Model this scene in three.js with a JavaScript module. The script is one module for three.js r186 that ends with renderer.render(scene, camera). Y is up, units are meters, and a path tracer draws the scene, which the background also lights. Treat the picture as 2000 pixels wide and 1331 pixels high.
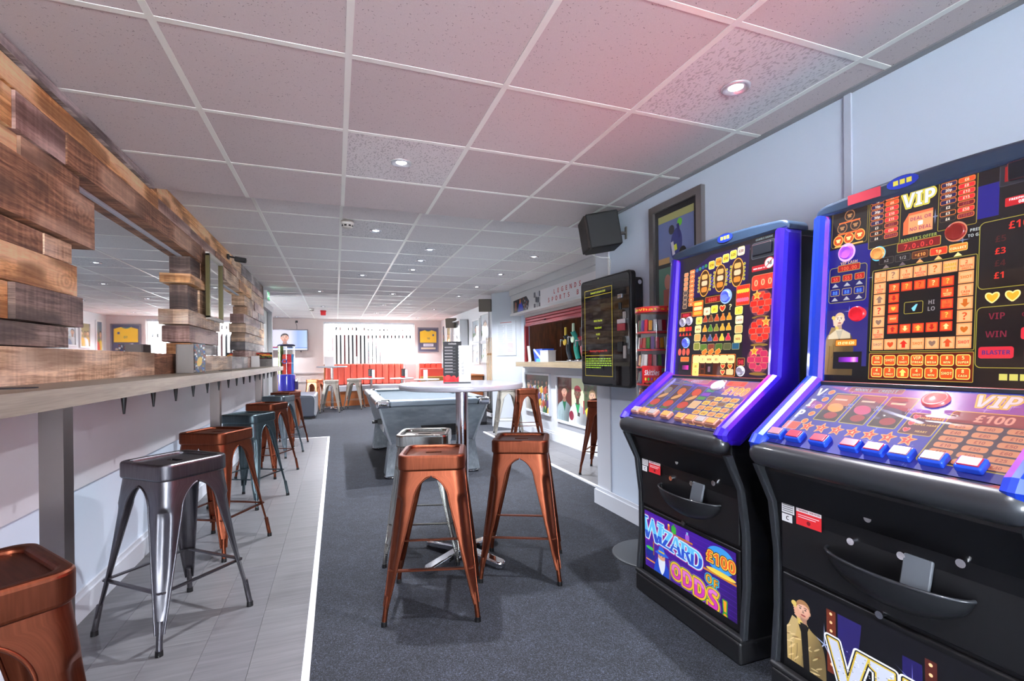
import * as THREE from 'three';
import { RectAreaLightUniformsLib } from 'three/addons/lights/RectAreaLightUniformsLib.js';
import { RoundedBoxGeometry } from 'three/addons/geometries/RoundedBoxGeometry.js';
import { mergeGeometries } from 'three/addons/utils/BufferGeometryUtils.js';

// ------------------------------------------------------------------ camera, sky, exposure
const EYE = 1.2, NEAR_C = 2.3025, FAR_C = 2.373;      // eye height, the two ceiling heights
const scene = new THREE.Scene();
const camera = new THREE.PerspectiveCamera(2 * Math.atan(665.5 / 938) * 180 / Math.PI, 2000 / 1331, 0.05, 120);
camera.rotation.order = 'YXZ';
camera.position.set(0, EYE, 0);
camera.rotation.set(0, -0.351, -0.0111);
camera.setViewOffset(2000, 1331, 0, -36, 2000, 1331);
camera.updateProjectionMatrix();
scene.background = new THREE.Color(0.86, 0.93, 1.0);   // bright overcast daylight
scene.backgroundIntensity = 46.0;
const renderer = new THREE.WebGLRenderer({ antialias: true });
renderer.toneMapping = THREE.LinearToneMapping;
renderer.toneMappingExposure = 1.18;
renderer.shadowMap.enabled = true;
RectAreaLightUniformsLib.init();
const LAMP = 20;                                       // candela of one ceiling downlight

// ------------------------------------------------------------------ helpers
let seed = 12345;
const rnd = () => { seed = (seed * 1664525 + 1013904223) >>> 0; return seed / 4294967296; };
const rr = (a, b) => a + (b - a) * rnd();
const pick = (a) => a[Math.floor(rnd() * a.length) % a.length];
const V = (x, y, d) => new THREE.Vector3(x, y, -d);     // x right, y up, d metres into the room
const used = {};
function numbered(n) { used[n] = (used[n] ?? -1) + 1; return used[n] ? n + '_' + String(used[n]).padStart(3, '0') : n; }
function M(color, o = {}) {
  const phys = ['clearcoat', 'transmission', 'sheen', 'anisotropy', 'ior', 'specularIntensity'].some((k) => k in o);
  return new (phys ? THREE.MeshPhysicalMaterial : THREE.MeshStandardMaterial)({ color, roughness: 0.6, ...o });
}
function shade(m) { m.castShadow = true; m.receiveShadow = true; return m; }
function part(name, geo, mat, parent, x = 0, y = 0, z = 0) {      // a mesh that is part of parent
  const m = shade(new THREE.Mesh(Array.isArray(geo) ? mergeGeometries(geo.map(bare)) : geo, mat));
  m.name = name; m.position.set(x, y, z); parent.add(m); return m;
}
function bare(g) {                                                // same attributes everywhere, so that pieces merge
  const q = g.index ? g.toNonIndexed() : g.clone();
  for (const k of Object.keys(q.attributes)) if (!['position', 'normal', 'uv'].includes(k)) q.deleteAttribute(k);
  return q;
}
function thing(name, label, category, pos = [0, 0, 0], turn = 0, group) {
  const g = new THREE.Group(); g.name = numbered(name);
  g.position.set(pos[0], pos[1], -pos[2]); g.rotation.y = turn;
  g.userData = { label, category }; if (group) g.userData.group = group;
  scene.add(g); return g;
}
function single(name, geo, mat, label, category, pos, turn = 0, group) {
  const m = shade(new THREE.Mesh(Array.isArray(geo) ? mergeGeometries(geo.map(bare)) : geo, mat));
  m.name = numbered(name); m.position.set(pos[0], pos[1], -pos[2]); m.rotation.y = turn;
  m.userData = { label, category }; if (group) m.userData.group = group;
  scene.add(m); return m;
}
function structure(name, label, category, pos = [0, 0, 0]) {
  const g = new THREE.Group(); g.name = name; g.position.set(pos[0], pos[1], -pos[2]);
  g.userData = { kind: 'structure', label, category }; scene.add(g); return g;
}
// box spanning x0..x1, y0..y1, d0..d1 in room coordinates, uv in metres
function span(x0, x1, y0, y1, d0, d1, ou = 0, ov = 0) {
  const w = x1 - x0, h = y1 - y0, l = d1 - d0, g = new THREE.BoxGeometry(w, h, l);
  const uv = g.attributes.uv, s = [[l, h], [l, h], [w, l], [w, l], [w, h], [w, h]];
  for (let f = 0; f < 6; f++) for (let k = 0; k < 4; k++) { const i = f * 4 + k; uv.setXY(i, uv.getX(i) * s[f][0] + ou, uv.getY(i) * s[f][1] + ov); }
  return g.translate((x0 + x1) / 2, (y0 + y1) / 2, -(d0 + d1) / 2);
}
const box = (w, h, d, x = 0, y = 0, z = 0) => new THREE.BoxGeometry(w, h, d).translate(x, y, z);
const rbox = (w, h, d, r, x = 0, y = 0, z = 0, s = 2) => new RoundedBoxGeometry(w, h, d, s, r).translate(x, y, z);
const cyl = (r0, r1, h, n = 24, x = 0, y = 0, z = 0) => new THREE.CylinderGeometry(r0, r1, h, n).translate(x, y, z);
function bar(a, b, r, n = 8) {                                    // round bar between two points
  const d = new THREE.Vector3().subVectors(b, a), g = new THREE.CylinderGeometry(r, r, d.length(), n);
  g.applyQuaternion(new THREE.Quaternion().setFromUnitVectors(new THREE.Vector3(0, 1, 0), d.clone().normalize()));
  return g.translate((a.x + b.x) / 2, (a.y + b.y) / 2, (a.z + b.z) / 2);
}
const v3 = (x, y, z) => new THREE.Vector3(x, y, z);
function tube(pts, r, n = 40, k = 8, closed = false) { return new THREE.TubeGeometry(new THREE.CatmullRomCurve3(pts, closed), n, r, k, closed); }
function lathe(pts, n = 32) { return new THREE.LatheGeometry(pts.map(([x, y]) => new THREE.Vector2(x, y)), n); }
function shapeOf(pts) { return new THREE.Shape(pts.map(([x, y]) => new THREE.Vector2(x, y))); }
function extr(shape, depth, bevel = 0, seg = 2, curve = 8) {
  return new THREE.ExtrudeGeometry(shape, { depth, bevelEnabled: bevel > 0, bevelSize: bevel, bevelThickness: bevel, bevelOffset: -bevel, bevelSegments: seg, curveSegments: curve });
}
function roundRect(w, h, r, x = 0, y = 0) {
  const s = new THREE.Shape(), a = x - w / 2, b = y - h / 2;
  s.moveTo(a + r, b).lineTo(a + w - r, b).absarc(a + w - r, b + r, r, -Math.PI / 2, 0).lineTo(a + w, b + h - r).absarc(a + w - r, b + h - r, r, 0, Math.PI / 2)
    .lineTo(a + r, b + h).absarc(a + r, b + h - r, r, Math.PI / 2, Math.PI).lineTo(a, b + r).absarc(a + r, b + r, r, Math.PI, Math.PI * 1.5);
  return s;
}
function canvasTex(w, h, draw, srgb = true) {
  const c = document.createElement('canvas'); c.width = w; c.height = h;
  const g = c.getContext('2d'); draw(g, w, h);
  const t = new THREE.CanvasTexture(c); if (srgb) t.colorSpace = THREE.SRGBColorSpace; t.anisotropy = 8; return t;
}
function dataTex(w, h, f, srgb = true, rep = true) {
  const a = new Uint8Array(w * h * 4);
  for (let y = 0; y < h; y++) for (let x = 0; x < w; x++) { const c = f(x, y), i = (y * w + x) * 4; a[i] = c[0]; a[i + 1] = c[1]; a[i + 2] = c[2]; a[i + 3] = 255; }
  const t = new THREE.DataTexture(a, w, h); t.magFilter = THREE.LinearFilter; t.minFilter = THREE.LinearMipmapLinearFilter; t.generateMipmaps = true;
  if (srgb) t.colorSpace = THREE.SRGBColorSpace; if (rep) t.wrapS = t.wrapT = THREE.RepeatWrapping; t.needsUpdate = true; return t;
}
// value noise that repeats after px, py cells
function hash(x, y, s) { let h = (x * 374761393 + y * 668265263 + s * 2147483647) | 0; h = Math.imul(h ^ (h >>> 13), 1274126177); return ((h ^ (h >>> 16)) >>> 0) / 4294967296; }
function vnoise(x, y, px, py, s) {
  const xi = Math.floor(x), yi = Math.floor(y), fx = x - xi, fy = y - yi, u = fx * fx * (3 - 2 * fx), v = fy * fy * (3 - 2 * fy);
  const H = (i, j) => hash(((i % px) + px) % px, ((j % py) + py) % py, s);
  return (H(xi, yi) * (1 - u) + H(xi + 1, yi) * u) * (1 - v) + (H(xi, yi + 1) * (1 - u) + H(xi + 1, yi + 1) * u) * v;
}
function rep(t, sx, sy) { t.wrapS = t.wrapT = THREE.RepeatWrapping; t.repeat.set(sx, sy); return t; }
const clamp = (x, a = 0, b = 1) => Math.max(a, Math.min(b, x));
const lerp = (a, b, t) => a + (b - a) * t;

// a printed half-length figure for photographs and posters: head centre at x, y; s = 1 gives a head 80 px tall
const mix = (c, k) => { const n = parseInt(c.slice(1), 16), f = (v) => Math.round(clamp(k > 0 ? v + (255 - v) * k : v * (1 + k), 0, 255)); return 'rgb(' + f(n >> 16) + ',' + f((n >> 8) & 255) + ',' + f(n & 255) + ')'; };
function figure(g, x, y, s, o) {
  g.save(); g.translate(x, y); g.scale(s, s); const L = g.createLinearGradient(-80, 0, 90, 60); L.addColorStop(0, mix(o.shirt, 0.22)); L.addColorStop(0.5, o.shirt); L.addColorStop(1, mix(o.shirt, -0.42)); g.fillStyle = L;
  g.beginPath(); g.moveTo(-92, 330); g.bezierCurveTo(-98, 150, -92, 92, -48, 74); g.quadraticCurveTo(-22, 66, -16, 50); g.lineTo(18, 50); g.quadraticCurveTo(24, 66, 52, 76); g.bezierCurveTo(96, 96, 100, 160, 92, 330); g.fill();
  g.strokeStyle = mix(o.shirt, -0.45); g.lineWidth = 2.5; for (const [a, b, c, d] of [[-58, 130, -66, 320], [60, 132, 66, 320], [-30, 150, -40, 230], [34, 170, 22, 260], [-8, 190, -18, 300]]) { g.beginPath(); g.moveTo(a, b); g.quadraticCurveTo((a + c) / 2 + 8, (b + d) / 2, c, d); g.stroke(); }
  if (o.trim) { g.fillStyle = o.trim; g.beginPath(); g.moveTo(-24, 58); g.lineTo(26, 58); g.lineTo(o.open ?? 4, 130); g.fill(); }
  g.fillStyle = mix(o.skin, -0.25); g.fillRect(-14, 24, 30, 42); const F = g.createRadialGradient(-8, -10, 6, 2, 0, 46); F.addColorStop(0, mix(o.skin, 0.22)); F.addColorStop(0.6, o.skin); F.addColorStop(1, mix(o.skin, -0.4)); g.fillStyle = F;
  g.beginPath(); g.ellipse(0, 2, 29, 39, 0, 0, 7); g.fill(); g.beginPath(); g.ellipse(-29, 4, 5, 9, 0, 0, 7); g.ellipse(29, 4, 5, 9, 0, 0, 7); g.fill();
  g.fillStyle = mix(o.skin, -0.7); for (const q of [-12, 11]) { g.beginPath(); g.ellipse(q, -3, 4.5, 2.6, 0, 0, 7); g.fill(); g.fillRect(q - 7, -12, 14, 2.6); } g.fillStyle = mix(o.skin, -0.3); g.beginPath(); g.moveTo(0, -2); g.lineTo(6, 12); g.lineTo(-4, 13); g.fill(); g.fillStyle = '#9a4a42'; g.beginPath(); g.ellipse(1, 22, 11, 3.6, 0, 0, 7); g.fill();
  g.fillStyle = o.hair; g.beginPath(); g.moveTo(-31, 0); g.bezierCurveTo(-38, -52, 38, -54, 31, 0); g.quadraticCurveTo(26, -20, 8, -22); g.quadraticCurveTo(-20, -22, -31, 0); g.fill();
  if (o.cap) { g.fillStyle = o.cap; g.beginPath(); g.ellipse(0, -20, 33, 24, 0, Math.PI, 0); g.fill(); g.fillStyle = mix(o.cap, -0.3); g.beginPath(); g.ellipse(4, -18, 36, 8, 0.05, 0, 7); g.fill(); }
  if (o.phone) { g.fillStyle = '#d8bc62'; g.save(); g.translate(-30, 18); g.rotate(-0.35); g.fillRect(-7, -34, 15, 74); g.beginPath(); g.ellipse(0, -32, 12, 10, 0, 0, 7); g.ellipse(2, 40, 12, 10, 0, 0, 7); g.fill(); g.restore(); g.fillStyle = o.skin; for (let i = 0; i < 4; i++) { g.beginPath(); g.ellipse(-30 + i * 1.5, 8 + i * 9, 15, 5, 0.3, 0, 7); g.fill(); } g.fillStyle = mix(o.shirt, 0.1); g.beginPath(); g.moveTo(-50, 44); g.lineTo(-22, 50); g.lineTo(-44, 160); g.lineTo(-92, 150); g.fill(); }
  g.restore();
}
// ------------------------------------------------------------------ shared materials
// reclaimed timber: streaks along u, saw marks across, knots, greyed patches
function woodTex(base, dark, pale, s, rough) {
  return rep(dataTex(512, 192, (x, y) => {
    const u = x / 512, v = y / 192, wob = vnoise(u * 6, v * 4, 6, 4, s) * 1.6;
    let k = 0.5 * vnoise(u * 5, (v * 34 + wob * 2.4), 5, 34, s + 1) + 0.3 * vnoise(u * 14, v * 90 + wob, 14, 90, s + 2) + 0.2 * vnoise(u * 60, v * 96, 60, 96, s + 3);
    const dx = (u - 0.32 - 0.3 * hash(s, 2, 9)) * 9, dy = (v - 0.5) * 3.4, r = Math.sqrt(dx * dx + dy * dy);
    if (r < 1.2) k = lerp(k, 0.5 + 0.5 * Math.sin(r * 26 + vnoise(u * 9, v * 9, 9, 9, s + 5) * 4), clamp(1.15 - r) * 0.3);
    const saw = vnoise(u * 90, v * 3, 90, 3, s + 6), patch = clamp((vnoise(u * 4, v * 3, 4, 3, s + 7) - 0.52) * 3.6), stain = clamp((vnoise(u * 5, v * 4, 5, 4, s + 8) - 0.58) * 4);
    const t = clamp((k - 0.5) * 1.75 + 0.52 + (saw - 0.5) * 0.3 * rough);
    return [0, 1, 2].map((i) => clamp(1.3 * lerp(lerp(lerp(dark[i], base[i], t), pale[i], patch * 0.55), dark[i] * 0.7, stain * 0.55), 0, 255));
  }), 1 / 1.1, 1 / 0.3);
}
const T_orange = woodTex([204, 158, 108], [138, 90, 50], [222, 192, 158], 3, 1), T_brown = woodTex([152, 112, 84], [84, 54, 38], [186, 158, 136], 11, 1.4);
const T_mauve = woodTex([156, 126, 116], [96, 68, 60], [196, 176, 166], 23, 1.5), T_greyw = woodTex([138, 128, 124], [78, 70, 70], [184, 178, 176], 31, 1.2);
const T_pale = woodTex([188, 160, 130], [124, 92, 68], [216, 204, 190], 47, 1.5), T_dark = woodTex([124, 104, 94], [68, 52, 46], [168, 152, 142], 59, 1.6);
const WOODS = [T_orange, T_brown, T_mauve, T_greyw, T_pale, T_dark].map((t) => M(0xffffff, { map: t, bumpMap: t, bumpScale: 0.0035, roughness: 0.62 }));
const [W_OR, W_BR, W_MA, W_GR, W_PA, W_DK] = WOODS;
const T_lam = rep(dataTex(512, 192, (x, y) => {
  const u = x / 512, v = y / 192, k = 0.45 * vnoise(u * 4, v * 22 + vnoise(u * 5, v * 3, 5, 3, 4) * 2, 4, 22, 71) + 0.35 * vnoise(u * 20, v * 80, 20, 80, 72) + 0.2 * vnoise(u * 3, v * 3, 3, 3, 73);
  const c = 150 + 62 * k; return [c, c * 0.985, c * 0.96];
}), 1 / 1.3, 1 / 0.2);
const M_lam = [0x8d8e94, 0x898a91, 0x919298].map((c) => M(c, { map: T_lam, roughness: 0.38 }));
const M_shelf = M(0xcfc4b4, { map: T_lam, roughness: 0.45 });
const M_white = M(0xd2d6dd, { roughness: 0.55 }), M_wall = M(0xd2deec, { roughness: 0.7 }), M_wallFar = M(0xdccfcb, { roughness: 0.75 });
const M_black = M(0x101012, { roughness: 0.35 }), M_blackSoft = M(0x17171a, { roughness: 0.55 });
const M_steel = M(0x756c6a, { metalness: 1, roughness: 0.38 }), M_chrome = M(0xe4e4e8, { metalness: 1, roughness: 0.09 }), M_alu = M(0xb9b6b6, { metalness: 1, roughness: 0.3 });
const M_glass = M(0xffffff, { transmission: 1, roughness: 0.02, thickness: 0 });
const M_paper = M(0xeceae6, { roughness: 0.8 });
const M_bulb = M(0xffffff, { emissive: 0xf2f6ff, emissiveIntensity: 6, roughness: 0.5 });
// ================================================================== THE ROOM
const LW = -1.14, RW = 2.04, FARD = 14.4, BARX = 2.95, FRX = 3.0;
{ // carpet floor
  const T = rep(dataTex(512, 512, (x, y) => {
    const a = hash(x >> 1, y >> 1, 5), b = hash(x, y, 6), c = vnoise(x / 512 * 20, y / 512 * 20, 20, 20, 7), d = vnoise(x / 512 * 110, y / 512 * 110, 110, 110, 8);
    let k = 7 + 14 * a + 14 * b + 13 * d + 8 * c; if (b > 0.86) k += 37; 
    if (a < 0.3) k *= 0.55; return [k * 0.96, k * 1.05, k * 1.27];
  }), 1 / 0.9, 1 / 0.9);
  const f = structure('floor', 'dark blue grey flecked carpet floor', 'floor');
  part('carpet', span(-3.6, 5.2, -0.2, 0, -3.2, 15), M(0xffffff, { map: T, bumpMap: T, bumpScale: 0.004, roughness: 0.95 }), f);
}
function planks(name, label, x0, x1, d0, d1, w) {
  const f = structure(name, label, 'floor'), L = 1.3; let i = 0;
  part('underlay', span(x0, x1, 0.0005, 0.006, d0, d1), M(0x77777a), f);
  for (let x = x0; x < x1 - 0.02; x += w, i++) {
    const xe = Math.min(x + w, x1);
    for (let d = d0 - ((i * 0.43) % 1) * L; d < d1; d += L) {
      const a = Math.max(d, d0), b = Math.min(d + L, d1); if (b - a < 0.03) continue;
      const m = part('plank', span(x + 0.0007, xe - 0.0007, 0.006, 0.012, a + 0.0007, b - 0.0007, rnd() * 3, rnd() * 3), pick(M_lam), f);
    }
  }
  return f;
}
planks('floor_laminate_left', 'pale grey wood laminate strip under the wall shelf', -1.115, -0.135, -0.4, 8.05, 0.196);
planks('floor_laminate_bar', 'pale grey wood laminate floor in front of the bar', 2.275, 2.93, 3.52, 7.55, 0.196);
const nosing = (name, label, x, d0, d1) => { const t = structure(name, label, 'trim'); part('nosing', span(x - 0.014, x + 0.014, 0.0005, 0.015, d0, d1), M(0xe8e8ea, { roughness: 0.3 }), t); return t; };
{ const t = nosing('trim_1', 'white edge strip between laminate and carpet', -0.121, -0.4, 8.05); part('end_strip', span(-1.115, -0.107, 0.0005, 0.015, 8.05, 8.075), M(0xe8e8ea, { roughness: 0.3 }), t); }
nosing('trim_2', 'white edge strip between carpet and bar floor', 2.26, 3.52, 7.55);

// ---- ceilings
const T_tile = rep(dataTex(512, 512, () => [236, 232, 230]), 1 / 0.6, 1 / 0.6);
{ // pinholes and short fissures, drawn straight into the pixels
  const a = T_tile.image.data; let s0 = seed; seed = 777;
  for (let n = 0; n < 620; n++) {
    const x = rnd() * 512, y = rnd() * 512, an = rnd() * 6.28, l = 1 + rnd() * rnd() * 7, dk = 95 + rnd() * 70;
    for (let t = 0; t <= l; t += 0.5) { const i = ((Math.floor(y + Math.sin(an) * t + 512) % 512) * 512 + Math.floor(x + Math.cos(an) * t + 512) % 512) * 4; a[i] = dk; a[i + 1] = dk * 0.97; a[i + 2] = dk * 0.97; }
  }
  for (let i = 0; i < 512 * 512; i++) { const k = 1 - 0.06 * hash(i % 512, i >> 9, 3); a[i * 4] *= k; a[i * 4 + 1] *= k; a[i * 4 + 2] *= k; }
  seed = s0;
}
const T_tile2 = rep(dataTex(512, 512, (x, y) => { const k = vnoise(x / 512 * 120, y / 512 * 60, 120, 60, 91) > 0.7 ? 196 : 228, j = 1 - 0.08 * hash(x, y, 4); return [k * j, k * j * 0.985, k * j * 0.98]; }), 1 / 0.6, 1 / 0.6);
const M_tiles = [0xffffff, 0xf6f4f4, 0xfbfbfc].map((c) => M(c, { map: T_tile, roughness: 0.9 })), M_tileLamp = M(0xffffff, { map: T_tile2, roughness: 0.9 });
const M_grid = M(0xeceee6, { roughness: 0.28 });
const LAMPS = [[1.554, 1.533, 0], [0.354, 2.733, 0], [0.35, 4.5, 1], [0.95, 5.1, 1], [0.95, 5.7, 1], [0.95, 6.3, 1], [0.35, 6.9, 1], [-0.25, 8.7, 1], [0.95, 8.7, 1], [2.15, 5.1, 1], [2.15, 6.3, 1], [2.15, 7.5, 1], [2.15, 8.7, 1], [2.15, 11.1, 1], [0.95, 12.3, 1], [2.15, 13.5, 1], [-1.45, 13.9, 1], [-1.45, 11.1, 1], [0.354, 0.333, 0], [0.354, -1.467, 0], [1.554, -1.467, 0], [-0.25, 11.1, 1], [0.95, 10.5, 1]];
const hasLamp = (x, d) => LAMPS.some(([a, b]) => Math.abs(a - x) < 0.3 && Math.abs(b - d) < 0.3);
function ceilingGrid(c, y, X0, D0, x0, x1, d0, d1, dTile, mats = M_tiles) {
  const xs = [x0], ds = [d0];
  for (let i = -8; i < 12; i++) { const x = X0 + 0.6 * i; if (x > x0 + 0.03 && x < x1 - 0.03) xs.push(x); }
  for (let j = -10; j < 22; j++) { const d = D0 + 0.6 * j; if (d > d0 + 0.03 && d < d1 - 0.03) ds.push(d); }
  xs.push(x1); ds.push(d1);
  for (let i = 0; i + 1 < xs.length; i++) for (let j = 0; j + 1 < ds.length; j++) {
    if (ds[j + 1] < dTile || (y > 2.33 && xs[i + 1] < -2.2)) continue;
    const lamp = hasLamp((xs[i] + xs[i + 1]) / 2, (ds[j] + ds[j + 1]) / 2);
    part('ceiling_tile', span(xs[i] + 0.004, xs[i + 1] - 0.004, y + 0.003, y + 0.02, ds[j] + 0.004, ds[j + 1] - 0.004, rnd() * 3, rnd() * 3), lamp ? M_tileLamp : pick(mats), c);
  }
  for (const x of xs.slice(1, -1)) part('grid_bar', span(x - 0.012, x + 0.012, y, y + 0.0035, d0, d1), M_grid, c);
  for (const d of ds.slice(1, -1)) part('grid_bar', span(x0, x1, y + 0.0006, y + 0.0035, d - 0.012, d + 0.012), M_grid, c);
  return c;
}
const M_slab = M(0xcfcfcf, { roughness: 0.9 });
{
  const c = structure('ceiling', 'lower tiled suspended ceiling over the slot machines', 'ceiling');
  ceilingGrid(c, NEAR_C, -0.546, 1.833, -1.13, 2.03, -3, 3.633, 0.2, [0xe6dddd, 0xe0d8d8, 0xe8e0e0].map((k) => M(k, { map: T_tile, roughness: 0.9 })));
  part('slab', span(-1.3, 2.2, NEAR_C + 0.021, FAR_C + 0.3, -3.1, 3.633), M_slab, c);
  part('wall_angle', span(2.005, 2.04, NEAR_C - 0.004, NEAR_C + 0.006, -3, 3.5), M(0x8f8f90, { roughness: 0.5 }), c);  // edge trim, coloured dark to draw the shadow line along the wall
  const f = structure('ceiling_001', 'higher tiled suspended ceiling over the far half', 'ceiling');
  ceilingGrid(f, FAR_C, -0.55, 4.2, -3.4, 3.2, 3.633, FARD, 3.6);
  part('slab', span(-3.6, 5.2, FAR_C + 0.021, FAR_C + 0.3, 3.634, 15), M_slab, f);
}
// ---- walls
const skirt = (g, x0, x1, d0, d1, side) => { // skirting board with a stepped top; side: which way it faces in x
  part('skirting', span(x0, x1, 0, 0.115, d0, d1), M_white, g);
  part('skirting_cap', span(side > 0 ? x0 : (x0 + x1) / 2, side > 0 ? (x0 + x1) / 2 : x1, 0.115, 0.14, d0, d1), M_white, g);
};
const wl = structure('wall_left', 'white painted wall clad with reclaimed timber boards above the shelf', 'wall');
part('painted_wall', span(LW - 0.2, LW, 0, 2.6, -3.1, 9.5), M_wall, wl);
part('wall_band', span(LW, LW + 0.012, 0.62, 1.1, -0.5, 8.3), M(0xcfccd0, { roughness: 0.6 }), wl);  // thin, slightly greyer layer on the wall below the shelf
{
  const b = structure('baseboard_left', 'white skirting board under the timber wall', 'baseboard');
  skirt(b, LW + 0.0005, LW + 0.024, -3, 8.4, 1);
}
const B = (y0, y1, d0, d1, t, m) => part('board', span(LW, LW + t, y0 + 0.0015, y1 - 0.0015, d0 + 0.0015, d1 - 0.0015, rnd() * 4, rnd() * 4), m, wl);
// sill course
B(1.1, 1.264, -0.5, 1.5, 0.085, W_PA); B(1.1, 1.264, 1.5, 3.55, 0.085, W_PA); B(1.1, 1.262, 3.55, 4.12, 0.083, W_BR); B(1.1, 1.262, 4.12, 5.9, 0.085, W_PA); B(1.1, 1.262, 5.9, 6.9, 0.084, W_GR); B(1.1, 1.262, 6.9, 8.35, 0.085, W_MA);
// the stepped stack by the first mirror
B(1.266, 1.353, 0.3, 2.535, 0.085, W_DK); B(1.357, 1.488, 0.3, 2.15, 0.08, W_OR); B(1.357, 1.488, 2.15, 2.625, 0.1, W_DK);
B(1.49, 1.622, 0.4, 2.605, 0.088, W_OR); B(1.626, 1.712, 0.3, 2.376, 0.075, W_BR); B(1.626, 1.712, 2.376, 2.582, 0.08, W_PA);
B(1.716, 1.934, 0.5, 2.715, 0.11, W_BR); B(1.938, 2.02, 0.3, 2.21, 0.08, W_OR); B(1.938, 2.02, 2.21, 2.63, 0.09, W_BR);
B(2.024, 2.164, 0.3, 2.172, 0.085, W_OR); B(2.024, 2.164, 2.172, 2.505, 0.095, W_MA); B(2.03, 2.164, 2.505, 4.64, 0.1, W_BR);
B(2.166, 2.258, 0.3, 1.9, 0.09, W_PA); B(2.166, 2.258, 1.9, 3.626, 0.092, W_OR); B(2.26, 2.302, 0.3, 3.5, 0.11, W_GR);
B(2.166, 2.248, 3.626, 4.35, 0.09, W_MA); B(2.166, 2.248, 4.35, 5.2, 0.085, W_MA); B(2.166, 2.248, 5.2, 6.2, 0.09, W_BR);
B(2.25, 2.372, 3.5, 3.66, 0.075, W_OR); B(2.25, 2.372, 3.66, 5.98, 0.08, W_OR); B(2.25, 2.372, 5.98, 6.5, 0.085, W_PA);
B(2.25, 2.372, 6.5, 8.0, 0.09, W_GR); B(2.25, 2.372, 8.0, 8.35, 0.085, W_DK);
// header of the second mirror
B(2.03, 2.164, 4.64, 5.55, 0.09, W_BR); B(2.03, 2.164, 5.55, 6.35, 0.085, W_PA); B(2.03, 2.164, 6.35, 7.2, 0.09, W_OR); B(2.03, 2.164, 7.2, 8.35, 0.085, W_PA);
B(2.166, 2.248, 6.2, 7.3, 0.085, W_PA); B(2.166, 2.248, 7.3, 8.35, 0.09, W_MA);
// first pier
B(1.264, 1.352, 4.31, 4.72, 0.09, W_OR); B(1.264, 1.352, 4.72, 5.17, 0.09, W_GR); B(1.355, 1.482, 4.25, 5.2, 0.1, W_MA);
B(1.486, 1.6, 4.2, 5.24, 0.105, W_PA); B(1.603, 1.8, 4.33, 4.62, 0.07, W_DK); B(1.603, 1.8, 4.62, 5.15, 0.085, W_PA);
B(1.803, 1.875, 4.25, 4.68, 0.11, W_OR); B(1.803, 1.875, 4.68, 5.15, 0.085, W_MA); B(1.878, 2.028, 4.37, 4.66, 0.08, W_DK); B(1.878, 2.028, 4.66, 5.12, 0.085, W_BR);
// second pier
{
  const rows = [[1.264, 1.345], [1.348, 1.45], [1.453, 1.56], [1.563, 1.675], [1.678, 1.79], [1.793, 1.9], [1.903, 2.028]];
  const cut = [[6.74, 7.3, 8.35], [6.66, 7.6, 8.35], [6.7, 8.35], [6.66, 7.75, 8.35], [6.64, 8.0, 8.35], [6.86, 7.2, 7.7, 8.35], [6.72, 7.45, 8.35]];
  rows.forEach(([a, b], i) => { for (let k = 0; k + 1 < cut[i].length; k++) B(a, b, cut[i][k], cut[i][k + 1], rr(0.075, 0.105), pick([W_PA, W_PA, W_OR, W_MA, W_GR])); });
}
const M_mirror = M(0xe9ecee, { metalness: 1, roughness: 0.015 });
for (const [a, b, y1, l] of [[2.45, 4.42, 2.1, 'long wall mirror between the stacked boards and the framed pier'], [5.05, 6.95, 2.1, 'shorter wall mirror beyond the pier with the gold frame']]) {
  const m = thing('wall_mirror', l, 'mirror', [0, 0, 0], 0, 'mirrors set into the timber wall');
  part('mirror_glass', span(LW + 0.0005, LW + 0.011, 1.2, y1, a, b), M_mirror, m);
  part('top_trim', span(LW + 0.011, LW + 0.026, 2.02, 2.029, a, b), M_white, m);
}
// door at the end of the timber wall
{
  const d = structure('door_1', 'grey door in a pale frame at the end of the timber wall', 'door');
  const m = M(0x8f8f8a, { roughness: 0.5 }), w = M(0xd8d8da);
  part('door_panel', span(LW + 0.0005, LW + 0.03, 0.01, 2.06, 8.5, 9.32), m, d);
  part('door_jamb', span(LW + 0.0005, LW + 0.07, 0, 2.14, 8.37, 8.5), M(0x9b9a97), d); part('door_jamb', span(LW + 0.0005, LW + 0.09, 0, 2.14, 9.32, 9.44), w, d);
  part('door_head', span(LW + 0.0005, LW + 0.1, 2.06, 2.16, 8.37, 9.44), w, d);
  const h = part('handle', [bar(V(LW + 0.07, 1.0, 9.2), V(LW + 0.07, 1.0, 9.06), 0.009), bar(V(LW + 0.03, 1.0, 9.2), V(LW + 0.07, 1.0, 9.2), 0.009)], M_chrome, d);
}
// right wall and its end
{
  const w = structure('wall_right', 'pale painted wall behind the slot machines', 'wall');
  part('painted_wall', span(RW, RW + 0.2, 0, 2.6, -3.1, 3.5), M_wall, w);
  part('end_cover', span(RW - 0.012, RW, 0, 2.3, 3.3, 3.5), M_white, w);
  part('panel_joint', span(RW - 0.009, RW, 0, 2.3, 1.395, 1.425), M(0xc2c9d6), w);
  part('return_wall', span(RW + 0.2, 5.2, 0, 2.67, 3.35, 3.5), M_wall, w);
  const b = structure('baseboard_right', 'white skirting board at the end of the right wall', 'baseboard');
  skirt(b, RW - 0.035, RW - 0.013, -3, 3.52, -1);
}
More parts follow.
